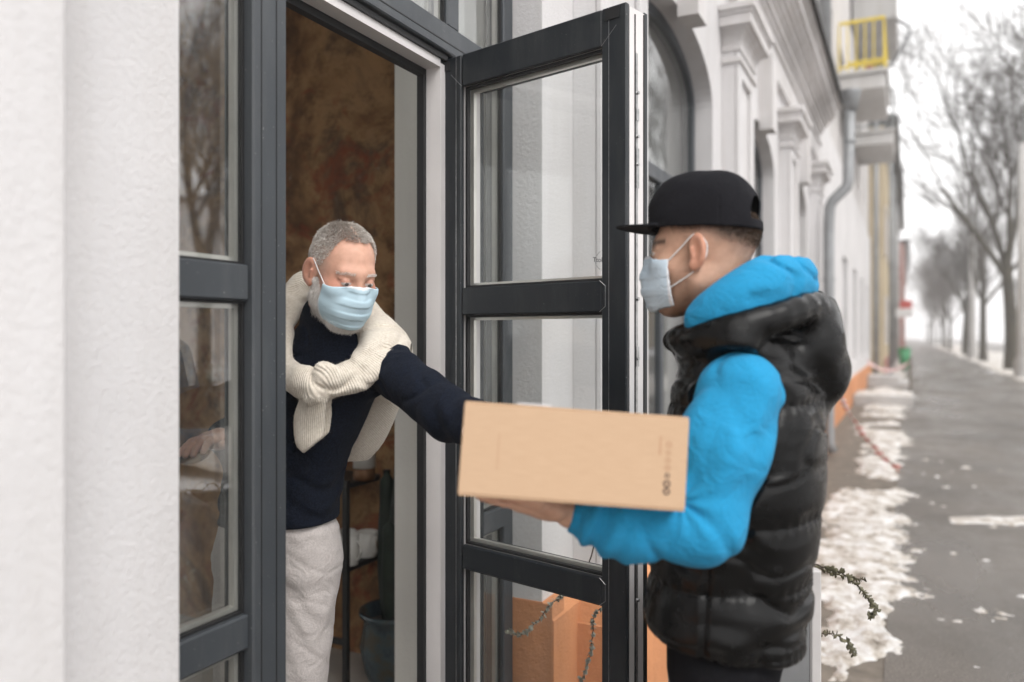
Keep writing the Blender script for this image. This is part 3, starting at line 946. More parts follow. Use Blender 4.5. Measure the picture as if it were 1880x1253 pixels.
def tree(kind, x, y, sc, rz, label, group=None):
    t = empty('street_tree', (x, y, 0), rz); t.scale = (sc, sc, sc)
    for nm, me in zip(('trunk', 'crown'), KINDS[kind]):
        o = bpy.data.objects.new(nm, me); COL.objects.link(o); o.parent = t
    tag(t, label, 'tree', group)
tree(0, 5.25, 37.9, 1.35, 0.3, 'bare street tree with thick dark trunk beside the heaped snow and concrete pole')
tree(1, 5.2, 51.5, 1.25, 1.9, 'bare street tree second along the verge, just past the concrete pole tree')
for i, (k, y, s_) in enumerate(((2, 62, .9), (0, 74, .9), (1, 86, 1.0), (2, 99, .95), (0, 113, .95), (1, 128, 1.0), (2, 146, 1.0), (0, 168, 1.0), (1, 195, 1.0))):
    tree(k, 5.2+R_.uniform(-.3, .3), y, s_, R_.uniform(0, 6), ('bare tree fading into the mist, %s along the verge after the concrete pole tree' % ('third fourth fifth sixth seventh eighth ninth tenth eleventh'.split()[i])), 'misty trees along the verge')
tree(2, 6.4, 26.0, 1.05, 4.0, 'bare tree reaching twigs over the pavement in front of the concrete pole')
tree(0, 14.0, 11.9, .95, 1.3, 'bare tree mirrored in the glass beside the door')
for i, (k, x, y, s_) in enumerate(((0, 18, 58, 1.0), (2, 19, 75, 1.0), (1, 18, 95, 1.05), (0, 20, 120, 1.1), (2, 19, 150, 1.1), (1, 22, 48, 1.0), (2, 20, 19, .9))):
    tree(k, x, y, s_, R_.uniform(0, 6), 'bare tree in the mist on the far side of the road', 'misty trees across the road')

# concrete poles
def pole(x, y, h, r, label):
    o = MB().lathe([(r*1.0, -.05), (r*.98, .02), (r*.62, h), (.001, h)], n=18).build('concrete_pole', M['concrete'], None, True, loc=(x, y, 0))
    MB().lathe([(r*1.28, -.05), (r*1.25, .55), (r*1.02, .75)], n=18).build('base_sleeve', M['concrete'], o, True)
    MB().tube([(0, 0, h-.1), (.1, 0, h+.6), (.9, 0, h+1.0)], [.05, .045, .035], 8).build('lamp_arm', M['zinc'], o, True)
    MB().bbox(.85, 1.5, -.13, .13, h+.93, h+1.07, .03).build('lamp_head', M['zinc'], o)
    tag(o, label, 'lamp pole', 'concrete lamp poles')
pole(5.05, 32.2, 8.5, .25, 'thick pale concrete lamp pole standing in front of the dark trunk')
pole(4.9, 55.5, 8.5, .22, 'pale concrete lamp pole rising between the misty trees')

# buildings further down the street
def house(name, y0, y1, x1, h, mat, label, roofmat, storeys, wins, wm='pvc', plinth=None):
    b = empty(name, (0, y0, 0)); L = y1-y0
    w = MB(); w.box(-10, x1, 0, L, -.05, h); w.build('wall', mat, b)
    MB().bbox(-10.2, x1+.45, -.1, L+.1, h, h+.25, .03).build('roof', roofmat, b)
    MB().bbox(x1-.01, x1+.12, .02, L-.02, h-.55, h-.3, .03).build('cornice', M['trim'], b)
    if plinth: MB().bbox(x1-.01, x1+.06, .01, L-.01, -.05, .7, .02).build('plinth', plinth, b)
    n = wins
    for s in range(storeys):
        z0 = 1.2+3.1*s
        for i in range(n):
            yc = L*(i+.5)/n
            f = MB()
            for (ya, yb, p, q) in ((yc-.62, yc-.55, z0, z0+1.7), (yc+.55, yc+.62, z0, z0+1.7), (yc-.55, yc+.55, z0, z0+.07), (yc-.55, yc+.55, z0+1.63, z0+1.7)):
                f.box(x1+.001, x1+.06, ya, yb, p, q)
            fo = f.build('window', M[wm], b)
            MB().box(x1+.001, x1+.02, yc-.55, yc+.55, z0+.07, z0+1.63).build('pane', M['glass_far'], fo)
    tag(b, label, 'building')
    return b
hy = house('ochre_building', 27.4, 46, .55, 8.6, M['ochre'], 'ochre yellow building with white window frames past the downpipe', M['flash'], 2, 6, plinth=M['rose'])
for yy in (.5, 9, 18):
    MB().tube([(.75, yy, 8.5), (.75, yy, .2)], .07, 10).build('downpipe', M['zinc'], hy, True)
house('pale_building', 46.6, 74, .6, 10.5, M['upper'], 'pale grey building further along, between the ochre and the reddish one', M['flash'], 3, 8)
house('rose_building', 74.6, 110, 1.0, 9.5, M['rose'], 'reddish building at the misty end of the row', M['flash'], 3, 9)
house('distant_building', 111, 170, .8, 11, M['upper'], 'far pale building dissolving in the mist past the reddish one', M['flash'], 3, 12)
for i, (y, L, h) in enumerate(((30, 30, 9), (66, 36, 11), (110, 50, 10))):
    b = empty('opposite_building', (26, y, 0))
    MB().box(0, 10, 0, L, -.05, h).build('wall', [M['upper'], M['ochre'], M['upper']][i], b)
    MB().bbox(-.3, 10.2, -.2, L+.2, h, h+.3, .03).build('roof', M['flash'], b)
    for s_ in range(3):
        for k in range(int(L/4)):
            MB().box(-.04, .0, 1.4+4*k, 2.6+4*k, 1.2+3*s_, 2.8+3*s_).build('window', M['glass_far'], b)
    tag(b, ['pale building in the mist behind the trees across the road', 'yellowish building in the mist across the road', 'far pale building at the misty end across the road'][i], 'building')

# signs, bins, tape, steps
M['white_sign'] = simple('white_sign', (.75, .75, .78), .4)
M['red'] = simple('red_paint', (.55, .07, .06), .5)
M['green'] = simple('green_plastic', (.03, .26, .10), .5)
sg = empty('hanging_sign', (1.05, 40.0, 2.35)); tag(sg, 'white and red sign jutting from the ochre building wall', 'sign')
MB().bbox(-.42, .45, -.03, .03, 0, .42, .01).build('board', M['white_sign'], sg)
MB().bbox(-.10, .40, -.031, .031, .43, .80, .01).build('upper_board', M['red'], sg)
MB().tube([(-.5, 0, .2), (-.42, 0, .2)], .02, 8).build('bracket', M['zinc'], sg)
bn = empty('litter_bin', (1.15, 34.0, 0)); tag(bn, 'green litter bin by the wall of the ochre building', 'bin')
MB().lathe([(.001, .12), (.17, .12), (.235, .95), (.215, .95), (.15, .15), (.001, .15)], n=20).build('body', M['green'], bn, True)
MB().lathe([(.235, .95), (.25, .95), (.25, 1.0), (.225, 1.0)], n=20).build('rim', M['green'], bn, True)
MB().box(-.06, .06, -.06, .06, -.02, .119).build('foot', M['zinc'], bn)
def make_tape():
    m = N('red_white_tape')
    wv = m.n('ShaderNodeTexWave', i_Scale=7.0, bands_direction='DIAGONAL'); m.l(m.tc.outputs['Object'], wv.inputs['Vector'])
    m.base(m.ramp(wv.outputs['Fac'], [(.45, (.60, .20, .18, 1)), (.55, (.78, .76, .75, 1))])); m.set(Roughness=.4); return m.mat
M['tape'] = make_tape()
def tape(pts, label, w=.035):
    m = MB(); prev = None
    for i, p in enumerate(pts):
        tw = .5*math.sin(i*1.3)
        m.v += [(p[0]-tw*w, p[1], p[2]-w), (p[0]+tw*w, p[1], p[2]+w), (p[0]+tw*w+.002, p[1]+.002, p[2]+w), (p[0]-tw*w+.002, p[1]+.002, p[2]-w)]
        if i:
            b = 4*(i-1)
            for q in ((0, 4, 5, 1), (1, 5, 6, 2), (2, 6, 7, 3), (3, 7, 4, 0)): m.f.append(tuple(b+k for k in q)); m.m.append(0)
    o = m.build('barrier_tape', M['tape'], None, True); tag(o, label, 'tape', 'red and white barrier tape')
def sag(p, q, d, n=16): return [tuple(p[k]+(q[k]-p[k])*i/n-(d*4*(i/n)*(1-i/n) if k == 2 else 0) for k in range(3)) for i in range(n+1)]
tape(sag((.50, 8.62, .78), (1.18, 7.6, .06), .12), 'red and white tape hanging slack from the bend downpipe to the snow')
tape(sag((.46, 17.2, .95), (1.32, 19.4, .9), .22), 'red and white tape slung in front of the ochre building steps')
st_ = empty('entrance_step', (.75, 17.6, 0)); tag(st_, 'snow covered concrete entrance step by the white building', 'step')
MB().bbox(-.56, .62, -.75, .8, -.05, .22, .02).build('slab', M['concrete'], st_)
heightfield('tmp', np.linspace(-.54, .6, 14), np.linspace(-.73, .78, 16), lambda X, Y: .222+.07*np.clip(fbm2(X*4+9, Y*4, 66), 0, 1)*np.clip(6*np.minimum(np.minimum(X+.54, .6-X), np.minimum(Y+.73, .78-Y)), .05, 1), M['snow_clean'], cut=-1)
_t = [o for o in bpy.data.objects if o.name.startswith('tmp')][0]
_t.name = 'snow_cap'; _t.parent = st_
st_ = empty('entrance_step', (.85, 24.5, 0)); tag(st_, 'low concrete entrance steps at the end of the white building', 'step')
MB().bbox(-.66, .5, -.9, .9, -.05, .16, .02).build('lower_tread', M['concrete'], st_)
MB().bbox(-.66, .2, -.8, .8, .1605, .32, .02).build('upper_tread', M['concrete'], st_)
bp = empty('barrier_post', (1.32, 19.4, 0)); tag(bp, 'thin wooden post with the barrier tape tied to its top', 'post')
MB().bbox(-.03, .03, -.03, .03, -.05, 1.0, .006).build('stake', M['paving'], bp)
MB().bbox(-.16, .16, -.16, .16, -.02, .05, .01).build('foot', M['concrete'], bp)

# planter with a half bare shrub beside the door
M['planter'] = simple('grey_fibre_cement', (.17, .172, .175), .75, .15, 9, .15)
M['planter_edge'] = simple('pale_planter_corner', (.50, .48, .47), .6, .1, 9)
PX, PY = .867, -.0095
pn = empty('planter', (PX, PY, 0), YAW); tag(pn, 'tall square grey planter with a straggly cotoneaster shrub beside the open door', 'planter')
pb = MB(); hw, H_ = .140, .975
pb.bbox(-hw, hw, -hw, -hw+.03, 0, H_, .006); pb.bbox(-hw, hw, hw-.03, hw, 0, H_, .006); pb.bbox(-hw, -hw+.03, -hw+.0305, hw-.0305, 0, H_-.001, .006); pb.bbox(hw-.03, hw, -hw+.0305, hw-.0305, 0, H_-.001, .006)
pb.box(-hw+.031, hw-.031, -hw+.031, hw-.031, .02, .1)
pb.build('box', M['planter'], pn)
MB().bbox(hw-.004, hw+.022, -hw-.004, -hw+.022, 0, H_+.004, .004).build('corner_trim', M['planter_edge'], pn)
MB().box(-hw+.031, hw-.031, -hw+.031, hw-.031, .102, H_-.06).build('soil', M['soil'], pn)
M['stem'] = simple('brown_stem', (.075, .055, .04), .8, .3, 20)
M['leaf'] = simple('dull_olive_leaf', (.135, .125, .075), .6, .4, 60)
M['leaf2'] = simple('pale_leaf', (.34, .33, .27), .6, .3, 60)
leafme = MB()
leafme.face([(0, 0, 0), (.0042, .004, .0012), (.0048, .0085, 0), (0, .0125, -.0015)]); leafme.face([(0, 0, 0), (0, .0125, -.0015), (-.0048, .0085, 0), (-.0042, .004, .0012)])
def twig(pts, seed, leafmat, dens=62, scale=1.0):
    R = random.Random(seed)
    P = [Vector(p) for p in pts]
    # smooth the path
    Q = []
    for i in range(len(P)-1):
        p0, p1, p2, p3 = P[max(0, i-1)], P[i], P[i+1], P[min(len(P)-1, i+2)]
        for k in range(8):
            t = k/8
            Q.append(.5*((2*p1)+(p2-p0)*t+(2*p0-5*p1+4*p2-p3)*t*t+(3*p1-p0-3*p2+p3)*t**3))
    Q.append(P[-1])
    Q = [q+Vector((R.uniform(-1, 1), R.uniform(-1, 1), R.uniform(-1, 1)))*.002 for q in Q]
    s = MB().tube(Q, [.0026*(1-.6*i/len(Q)) for i in range(len(Q))], 5)
    L = MB()
    total = sum((Q[i+1]-Q[i]).length for i in range(len(Q)-1))
    start = .35
    for k in range(int(total*dens)):
        t = start+(1-start)*R.random() if k > 6 else 1.0-.02*k
        i = min(len(Q)-2, int(t*(len(Q)-1)))
        p = Q[i].lerp(Q[i+1], R.random())
        d = (Q[i+1]-Q[i]).normalized()
        rot = Matrix.Rotation(R.uniform(0, 6.28), 3, d) @ Vector((0, 0, 1)).rotation_difference(d).to_matrix() @ Matrix.Rotation(R.uniform(.5, 1.2), 3, 'X')
        sc = R.uniform(.55, 1.25)*scale
        b = len(L.v)
        L.v += [tuple(p+rot @ (Vector(v)*sc)) for v in leafme.v]
        L.f += [tuple(b+j for j in f) for f in leafme.f]; L.m += [0]*len(leafme.f)
    so_ = s.build('branch', M['stem'], pn, True)
    lo = L.build('leaves', leafmat, so_); lo['kind'] = 'stuff'
ZS = .885
def tw(px, py, Z): return ((px-940)/1462*Z-.5626, Z-2.005, 1.53-(py-615)/1462*Z)
# in the planter's own frame: x to the right, y away from the camera
twig([(.06, .02, ZS), (.10, -.03, 1.0), tw(1495, 1036, 1.95), tw(1545, 1052, 1.94), tw(1582, 1085, 1.93), tw(1606, 1115, 1.93), tw(1603, 1132, 1.93)], 1, M['leaf'], 420)
twig([(.06, .0, ZS), (.10, .02, 1.0), tw(1500, 1042, 2.0), tw(1540, 1056, 1.98), tw(1588, 1064, 1.97)], 2, M['leaf'], 240)
twig([(.06, -.04, ZS), (.125, -.12, .985), tw(1492, 1152, 1.88), tw(1530, 1164, 1.87), tw(1556, 1182, 1.87), tw(1568, 1200, 1.87)], 3, M['leaf'], 210)
twig([(-.05, .05, ZS), (-.12, .10, 1.04), tw(1202, 1040, 2.2), tw(1192, 1090, 2.2), tw(1186, 1125, 2.2), tw(1181, 1175, 2.2)], 4, M['leaf2'], 170)
twig([(-.06, .06, ZS), (-.20, .2, 1.06), tw(1130, 1085, 2.28), tw(1093, 1128, 2.3), tw(1088, 1170, 2.3), tw(1081, 1212, 2.3), tw(1068, 1250, 2.3)], 5, M['leaf2'], 170)
twig([(-.06, .07, ZS), (-.25, .25, 1.10), tw(1070, 1060, 2.35), tw(1012, 1110, 2.36), tw(985, 1143, 2.36), tw(958, 1166, 2.36), tw(934, 1160, 2.36)], 6, M['leaf2'], 150, 1.15)
twig([(-.02, .03, ZS), (-.08, .08, 1.05), tw(1215, 1010, 2.15), tw(1196, 1035, 2.15)], 7, M['leaf2'], 120)
# ------------------------------------------------------------------ people: smooth distance-field modelling
def vnoise3(P, seed=0):
    r = np.random.default_rng(100+seed).random((32, 32, 32)).astype(np.float32)
    I = np.floor(P).astype(int); F = P-I; F = F*F*(3-2*F); I &= 31; J = (I+1) & 31
    x0, y0, z0 = I.T; x1, y1, z1 = J.T; fx, fy, fz = F.T
    a = r[x0, y0, z0]*(1-fx)+r[x1, y0, z0]*fx; b = r[x0, y1, z0]*(1-fx)+r[x1, y1, z0]*fx
    c = r[x0, y0, z1]*(1-fx)+r[x1, y0, z1]*fx; d = r[x0, y1, z1]*(1-fx)+r[x1, y1, z1]*fx
    return (a*(1-fy)+b*fy)*(1-fz)+(c*(1-fy)+d*fy)*fz
def fb3(P, seed=0, o=3):
    s = 0; a = .5
    for i in range(o): s = s+a*(vnoise3(P*2**i+3.7*i, seed+i)-.5); a *= .5
    return s
def smin(a, b, k):
    if k <= 0: return np.minimum(a, b)
    h = np.maximum(k-np.abs(a-b), 0)/k
    return np.minimum(a, b)-h*h*k*.25
def smax(a, b, k): return -smin(-a, -b, k)
def A3(*v): return np.array(v, dtype=float)
def cap(p, a, b, r1, r2=None, sq=None):
    """tapered capsule; sq squashes it along a given direction: (dir, factor)"""
    a = np.asarray(a, float); b = np.asarray(b, float); r2 = r1 if r2 is None else r2
    ab = b-a
    t = np.clip(((p-a)@ab)/max(1e-9, ab@ab), 0, 1)
    q = p-a-t[:, None]*ab
    if sq is not None:
        d = np.asarray(sq[0], float); d = d/np.linalg.norm(d)
        c = q@d; q = q+np.outer(c*(sq[1]-1), d)
    return np.linalg.norm(q, axis=1)-(r1+(r2-r1)*t)
def ell(p, c, r, R=None):
    q = p-np.asarray(c, float)
    if R is not None: q = q@R
    r = np.asarray(r, float)
    k0 = np.linalg.norm(q/r, axis=1); k1 = np.linalg.norm(q/(r*r), axis=1)
    return k0*(k0-1)/np.maximum(k1, 1e-9)
def poly(p, pts, rad, k=.015, sq=None):
    d = None
    for i in range(len(pts)-1):
        e = cap(p, pts[i], pts[i+1], rad[i], rad[i+1], sq)
        d = e if d is None else smin(d, e, k)
    return d
def spline(pts, n=5):
    P = [np.asarray(q, float) for q in pts]; out = []
    for i in range(len(P)-1):
        p0, p1, p2, p3 = P[max(0, i-1)], P[i], P[i+1], P[min(len(P)-1, i+2)]
        for k in range(n):
            t = k/n
            out.append(.5*((2*p1)+(p2-p0)*t+(2*p0-5*p1+4*p2-p3)*t*t+(3*p1-p0-3*p2+p3)*t**3))
    out.append(P[-1]); return out
def lerps(vals, n):
    x = np.linspace(0, len(vals)-1, n); return list(np.interp(x, range(len(vals)), vals))
def tubes(p, pts, rad, n=5, k=.012, sq=None):
    S = spline(pts, n); return poly(p, S, lerps(rad, len(S)), k, sq)
def stack(p, secs, yaw_dir, k=None):
    """torso: elliptical sections (centre, half width, half depth) blended along height; yaw_dir = unit vector of the width axis"""
    c = np.array([s[0] for s in secs]); hw = np.array([s[1] for s in secs]); hd = np.array([s[2] for s in secs])
    z = p[:, 2]; o = np.argsort(c[:, 2]); c, hw, hd = c[o], hw[o], hd[o]
    def sm(v):
        # smooth interpolation
        from_ = np.interp(z, c[:, 2], v)
        e = .03
        return .5*from_+.25*np.interp(z-e, c[:, 2], v)+.25*np.interp(z+e, c[:, 2], v)
    cx, cyy, a, b = sm(c[:, 0]), sm(c[:, 1]), sm(hw), sm(hd)
    u = np.asarray(yaw_dir)/np.linalg.norm(yaw_dir); v = A3(-u[1], u[0])
    dx = p[:, 0]-cx; dy = p[:, 1]-cyy
    x = dx*u[0]+dy*u[1]; y = dx*v[0]+dy*v[1]
    n_ = 2.35
    k0 = (np.abs(x/a)**n_+np.abs(y/b)**n_)**(1/n_)
    d = (k0-1)*np.minimum(a, b)*np.clip(.6+.4*np.hypot(x, y)/np.maximum(1e-6, np.hypot(x, y)/np.maximum(k0, 1e-6))/np.minimum(a, b), .6, 1.1)
    d = (k0-1)*(np.hypot(x, y)/np.maximum(k0, .2))
    ztop, zbot = c[-1, 2], c[0, 2]
    return smax(smax(d, z-ztop, .06), zbot-z, .03)

def sdf_mesh(f, lo, hi, h, B=8):
    lo = np.asarray(lo, float); hi = np.asarray(hi, float)
    nb = np.ceil((hi-lo)/(h*B)).astype(int)
    I = np.stack(np.meshgrid(*[np.arange(n) for n in nb], indexing='ij'), -1).reshape(-1, 3)
    ctr = lo+(I+.5)*h*B
    d = np.concatenate([f(c) for c in np.array_split(ctr, max(1, len(ctr)//200000))])
    I = I[np.abs(d) < h*B*.87*1.7+.004]
    g = np.arange(B+1)
    off = np.stack(np.meshgrid(g, g, g, indexing='ij'), -1).reshape(-1, 3)
    N1 = nb*B+2
    cells_id, cells_v, quads = [], [], []
    co = np.array([[i, j, k] for i in (0, 1) for j in (0, 1) for k in (0, 1)])
    ed = [(0, 4), (1, 5), (2, 6), (3, 7), (0, 2), (1, 3), (4, 6), (5, 7), (0, 1), (2, 3), (4, 5), (6, 7)]
    def cid(c): return (c[..., 0]*N1[1]+c[..., 1])*N1[2]+c[..., 2]
    for ch in np.array_split(I, max(1, len(I)//350)):
        if not len(ch): continue
        G = ch[:, None, :]*B+off[None]
        P = lo+G.reshape(-1, 3)*h
        V = f(P).reshape(len(ch), B+1, B+1, B+1)
        s = V < 0
        C = np.stack([s[:, i:B+i, j:B+j, k:B+k] for i, j, k in co], -1)
        cnt = C.sum(-1); act = (cnt > 0) & (cnt < 8)
        if not act.any(): continue
        bi, ci, cj, ck = np.nonzero(act)
        vals = np.stack([V[bi, ci+i, cj+j, ck+k] for i, j, k in co], -1)
        acc = np.zeros((len(bi), 3)); w = np.zeros(len(bi))
        for a, b in ed:
            va, vb = vals[:, a], vals[:, b]
            cr = (va < 0) != (vb < 0)
            t = np.where(cr, va/np.where(cr, va-vb, 1), 0)
            q = co[a]+(co[b]-co[a])*t[:, None]
            acc += q*cr[:, None]; w += cr
        base = ch[bi]*B+np.stack([ci, cj, ck], -1)
        cells_id.append(cid(base+1)); cells_v.append(lo+(base+acc/w[:, None])*h)
        sg = s[bi, ci, cj, ck]
        for ax, (o1, o2) in enumerate(((1, 2), (2, 0), (0, 1))):
            e = np.zeros(3, int); e[ax] = 1
            other = s[bi, ci+e[0], cj+e[1], ck+e[2]]
            m = sg != other
            bb = base[m]+1; flip = sg[m]
            u = np.zeros(3, int); u[o1] = 1; v = np.zeros(3, int); v[o2] = 1
            q = np.stack([cid(bb), cid(bb-u), cid(bb-u-v), cid(bb-v)], -1)
            q[~flip] = q[~flip][:, ::-1]
            quads.append(q)
    ids = np.concatenate(cells_id); VV = np.concatenate(cells_v); Q = np.concatenate(quads)
    ids, ui = np.unique(ids, return_index=True); VV = VV[ui]
    pos = np.searchsorted(ids, Q); pos = np.clip(pos, 0, len(ids)-1)
    ok = (ids[pos] == Q).all(1)
    return VV, pos[ok]
def join(parts):
    Vs, Qs, n = [], [], 0
    for V, Q in parts: Vs.append(V); Qs.append(Q+n); n += len(V)
    return np.concatenate(Vs), np.concatenate(Qs)
def sdf_object(name, VQ, mat, parent, base, colf=None):
    V, Q = VQ
    me = mesh_np(name, V-np.asarray(base), Q)
    if colf is not None:
        at = me.color_attributes.new('Col', 'FLOAT_COLOR', 'POINT')
        c = colf(V); c = np.concatenate([c, np.ones((len(c), 1))], 1).astype(np.float32)
        if len(me.vertices) == len(c): at.data.foreach_set('color', c.ravel())
    return link_mesh(name, me, mat, parent, True)
def PXL(px, py, Z): return A3((px-940)/1462*Z, Z, 1.53-(py-615)/1462*Z)   # a point in the people's own frame: x right, y away, z up
def frame(fwd, up):
    y = np.asarray(fwd, float); y = y/np.linalg.norm(y)
    x = np.cross(y, up); x /= np.linalg.norm(x); z = np.cross(x, y)
    return np.stack([x, y, z], 1)

# ---- materials for people
def skin_mat():
    m = N('skin')
    at = m.n('ShaderNodeAttribute', attribute_name='Col')
    mot = m.ramp(m.noise(60, 5, .6), [(.3, (.90, .86, .84, 1)), (.7, (1.06, 1.05, 1.05, 1))])
    m.base(m.mix(1.0, at.outputs['Color'], mot, 'MULTIPLY'))
    m.set(Roughness=.5, Specular_IOR_Level=.4, Subsurface_Weight=.12, Subsurface_Scale=.01)
    m.b.inputs['Subsurface Radius'].default_value = (1.0, .35, .2)
    m.bump(m.noise(420, 3), .12, .001); return m.mat
def cloth(name, col, rough=.9, weave=700., ws=.25, var=.2, sheen=.3, fold=0.0):
    m = N(name)
    dark = tuple(x*(1-var) for x in col)+(1,); lite = tuple(min(1, x*(1+var)) for x in col)+(1,)
    f = m.noise(230, 4, .7)
    m.base(m.ramp(f, [(.35, dark), (.65, lite)]))
    m.set(Roughness=rough, Specular_IOR_Level=.2 if sum(col) > .1 else .07, Sheen_Weight=sheen, Sheen_Roughness=.5)
    nrm = m.bump(m.noise(weave, 2), ws, .0012)
    if fold: m.bump(m.noise(18, 4, .55, dist=.8), fold, .012, nrm)
    return m.mat
M['skin'] = skin_mat()
M['navy'] = cloth('navy_knit', (.0085, .0115, .020), .95, 800, .6, .5, .02, .5)
M['jeans'] = cloth('pale_denim', (.56, .515, .495), .85, 900, .3, .12, .1, .7)
M['blue'] = cloth('azure_fleece', (.018, .245, .46), .95, 600, .2, .08, .04, .8)
M['black_jeans'] = cloth('black_denim', (.008, .008, .0095), .9, 900, .3, .2, .0, .5)
M['capcloth'] = cloth('black_twill', (.011, .011, .0135), .85, 1200, .4, .2, .02, .25)
M['shoe'] = cloth('dark_leather', (.02, .017, .015), .45, 300, .1, .1, 0)
def puffer():
    m = N('black_puffer')
    m.base((.003, .003, .003, 1)); m.set(Roughness=m.ramp(m.noise(30, 3), [(.3, (.20,)*3+(1,)), (.7, (.30,)*3+(1,))]), Specular_IOR_Level=.22)
    w = m.noise(9, 5, .6, m.mapping((1, 1, 2.6)), .6); w2 = m.noise(34, 4, .6, m.mapping((1, 1, 1.6)), .4)
    n1 = m.bump(w, .06, .045); m.bump(w2, .03, .008, n1); return m.mat
M['puffer'] = puffer()
def knit():
    m = N('cream_rib_knit')
    m.base(m.ramp(m.noise(140, 4, .7), [(.3, (.60, .53, .44, 1)), (.7, (.76, .70, .61, 1))]))
    at = m.n('ShaderNodeAttribute', attribute_name='Col')
    sep = m.n('ShaderNodeSeparateColor'); m.l(at.outputs['Color'], sep.inputs[0])
    sn = m.n('ShaderNodeMath', operation='SINE'); mu = m.n('ShaderNodeMath', operation='MULTIPLY'); mu.inputs[1].default_value = 1350.0
    m.l(sep.outputs[0], mu.inputs[0]); m.l(mu.outputs[0], sn.inputs[0])
    m.set(Roughness=.95, Specular_IOR_Level=.15, Sheen_Weight=.3)
    n1 = m.bump(sn.outputs[0], .5, .002); m.bump(m.noise(500, 3), .5, .002, n1); return m.mat
M['knit'] = knit()
def mask_mat():
    m = N('pale_blue_mask')
    at = m.n('ShaderNodeAttribute', attribute_name='Col')
    m.base(at.outputs['Color']); m.set(Roughness=.8, Specular_IOR_Level=.2)
    m.bump(m.noise(900, 2), .15, .0008); return m.mat
M['mask'] = mask_mat()
M['elastic'] = simple('white_elastic', (.8, .8, .8), .8)
def hair_mat(name, c0, c1):
    m = N(name); m.base(m.ramp(m.noise(90, 5, .7), [(.3, c0+(1,)), (.7, c1+(1,))])); m.set(Roughness=.6, Specular_IOR_Level=.3)
    return m.mat
M['grey_hair'] = hair_mat('grey_hair', (.40, .36, .32), (.72, .68, .64))
M['white_beard'] = hair_mat('white_beard', (.60, .56, .52), (.82, .79, .76))
M['brown_hair'] = hair_mat('brown_hair', (.045, .028, .018), (.085, .055, .036))

# ---- a head in its own frame: x to its right, y to where it looks, z up; the origin lies between the ears
def head_sdf(p):
    q = p.copy(); q[:, 0] = np.abs(q[:, 0])
    d = ell(q, (0, -.014, .034), (.0745, .097, .086))
    d = smin(d, ell(q, (0, .034, -.030), (.060, .060, .082)), .03)
    d = smin(d, cap(q, (.052, -.002, -.055), (.022, .058, -.098), .018, .016), .03)
    d = smin(d, ell(q, (0, .064, -.100), (.024, .022, .019)), .025)
    d = smin(d, ell(q, (.042, .058, -.022), (.022, .024, .020)), .022)
    d = smin(d, cap(q, (0, .083, .026), (.036, .070, .026), .012, .010), .018)
    d = smax(d, -ell(q, (.031, .099, .005), (.019, .017, .011)), .010)
    d = smin(d, ell(q, (.031, .0780, .0035), (.0128, .0128, .0120)), .003)
    d = smin(d, cap(q, (.014, .0845, .0150), (.046, .0745, .0120), .0038, .0030), .005)     # upper lid fold
    d = smin(d, cap(q, (.018, .0835, -.0075), (.044, .0755, -.006), .0035, .003), .007)
    d = smin(d, cap(q, (0, .089, .014), (0, .1055, -.030), .0075, .0105), .012)
    d = smin(d, ell(q, (.0115, .093, -.034), (.0085, .011, .008)), .008)
    d = smin(d, cap(q, (0, .089, -.066), (.018, .080, -.067), .006, .004), .008)
    d = smin(d, cap(q, (0, .087, -.076), (.016, .080, -.075), .0065, .004), .008)
    # ear
    Re = frame((-0.55, 1, 0), (.14, -.18, 1))
    e = ell(q, (.0815, -.013, -.001), (.0075, .0205, .034), Re)
    e = smin(e, ell(q, (.078, -.006, -.028), (.007, .010, .011)), .008)
    e = smax(e, -ell(q, (.0895, -.008, .002), (.008, .0125, .021), Re), .006)
    e = smin(e, cap(q, (.083, -.002, .004), (.082, -.004, -.012), .0035, .003), .004)
    d = smin(d, e, .008)
    return d
def mask_sdf(p, sag_=0.0):
    q = p.copy(); q[:, 0] = np.abs(q[:, 0])
    d = ell(q, (0, .030, -.052), (.0725, .074, .072))
    d = smin(d, cap(q, (0, .092, .000), (0, .105, -.036), .012, .014), .03)
    d = smin(d, ell(q, (0, .076, -.075), (.034, .035, .040)), .03)
    z = p[:, 2]
    pl = .0019*np.tanh(3*np.sin((z+.030)*2*math.pi/.034+3*q[:, 0]))*np.clip(1.1-q[:, 0]/.06, 0, 1)
    cr = fb3(p*A3(15, 15, 20), 7, 2); pl = pl+.006*fb3(p*A3(18, 18, 34), 5, 2)
    d = smin(d-.002+pl, head_sdf(p)-.0045, .006)
    s = np.abs(d)-.0016
    top = z-(.0030-.55*np.maximum(0, q[:, 0]-.010)**1.0*.45)
    s = smax(s, top, .002)
    s = smax(s, -(z+.112-.35*np.maximum(0, q[:, 0]-.03)), .002)
    s = smax(s, (.046-.10*np.maximum(0, -z-.03))-p[:, 1], .002)
    return s
def to_local(p, c, R): return (p-c)@R
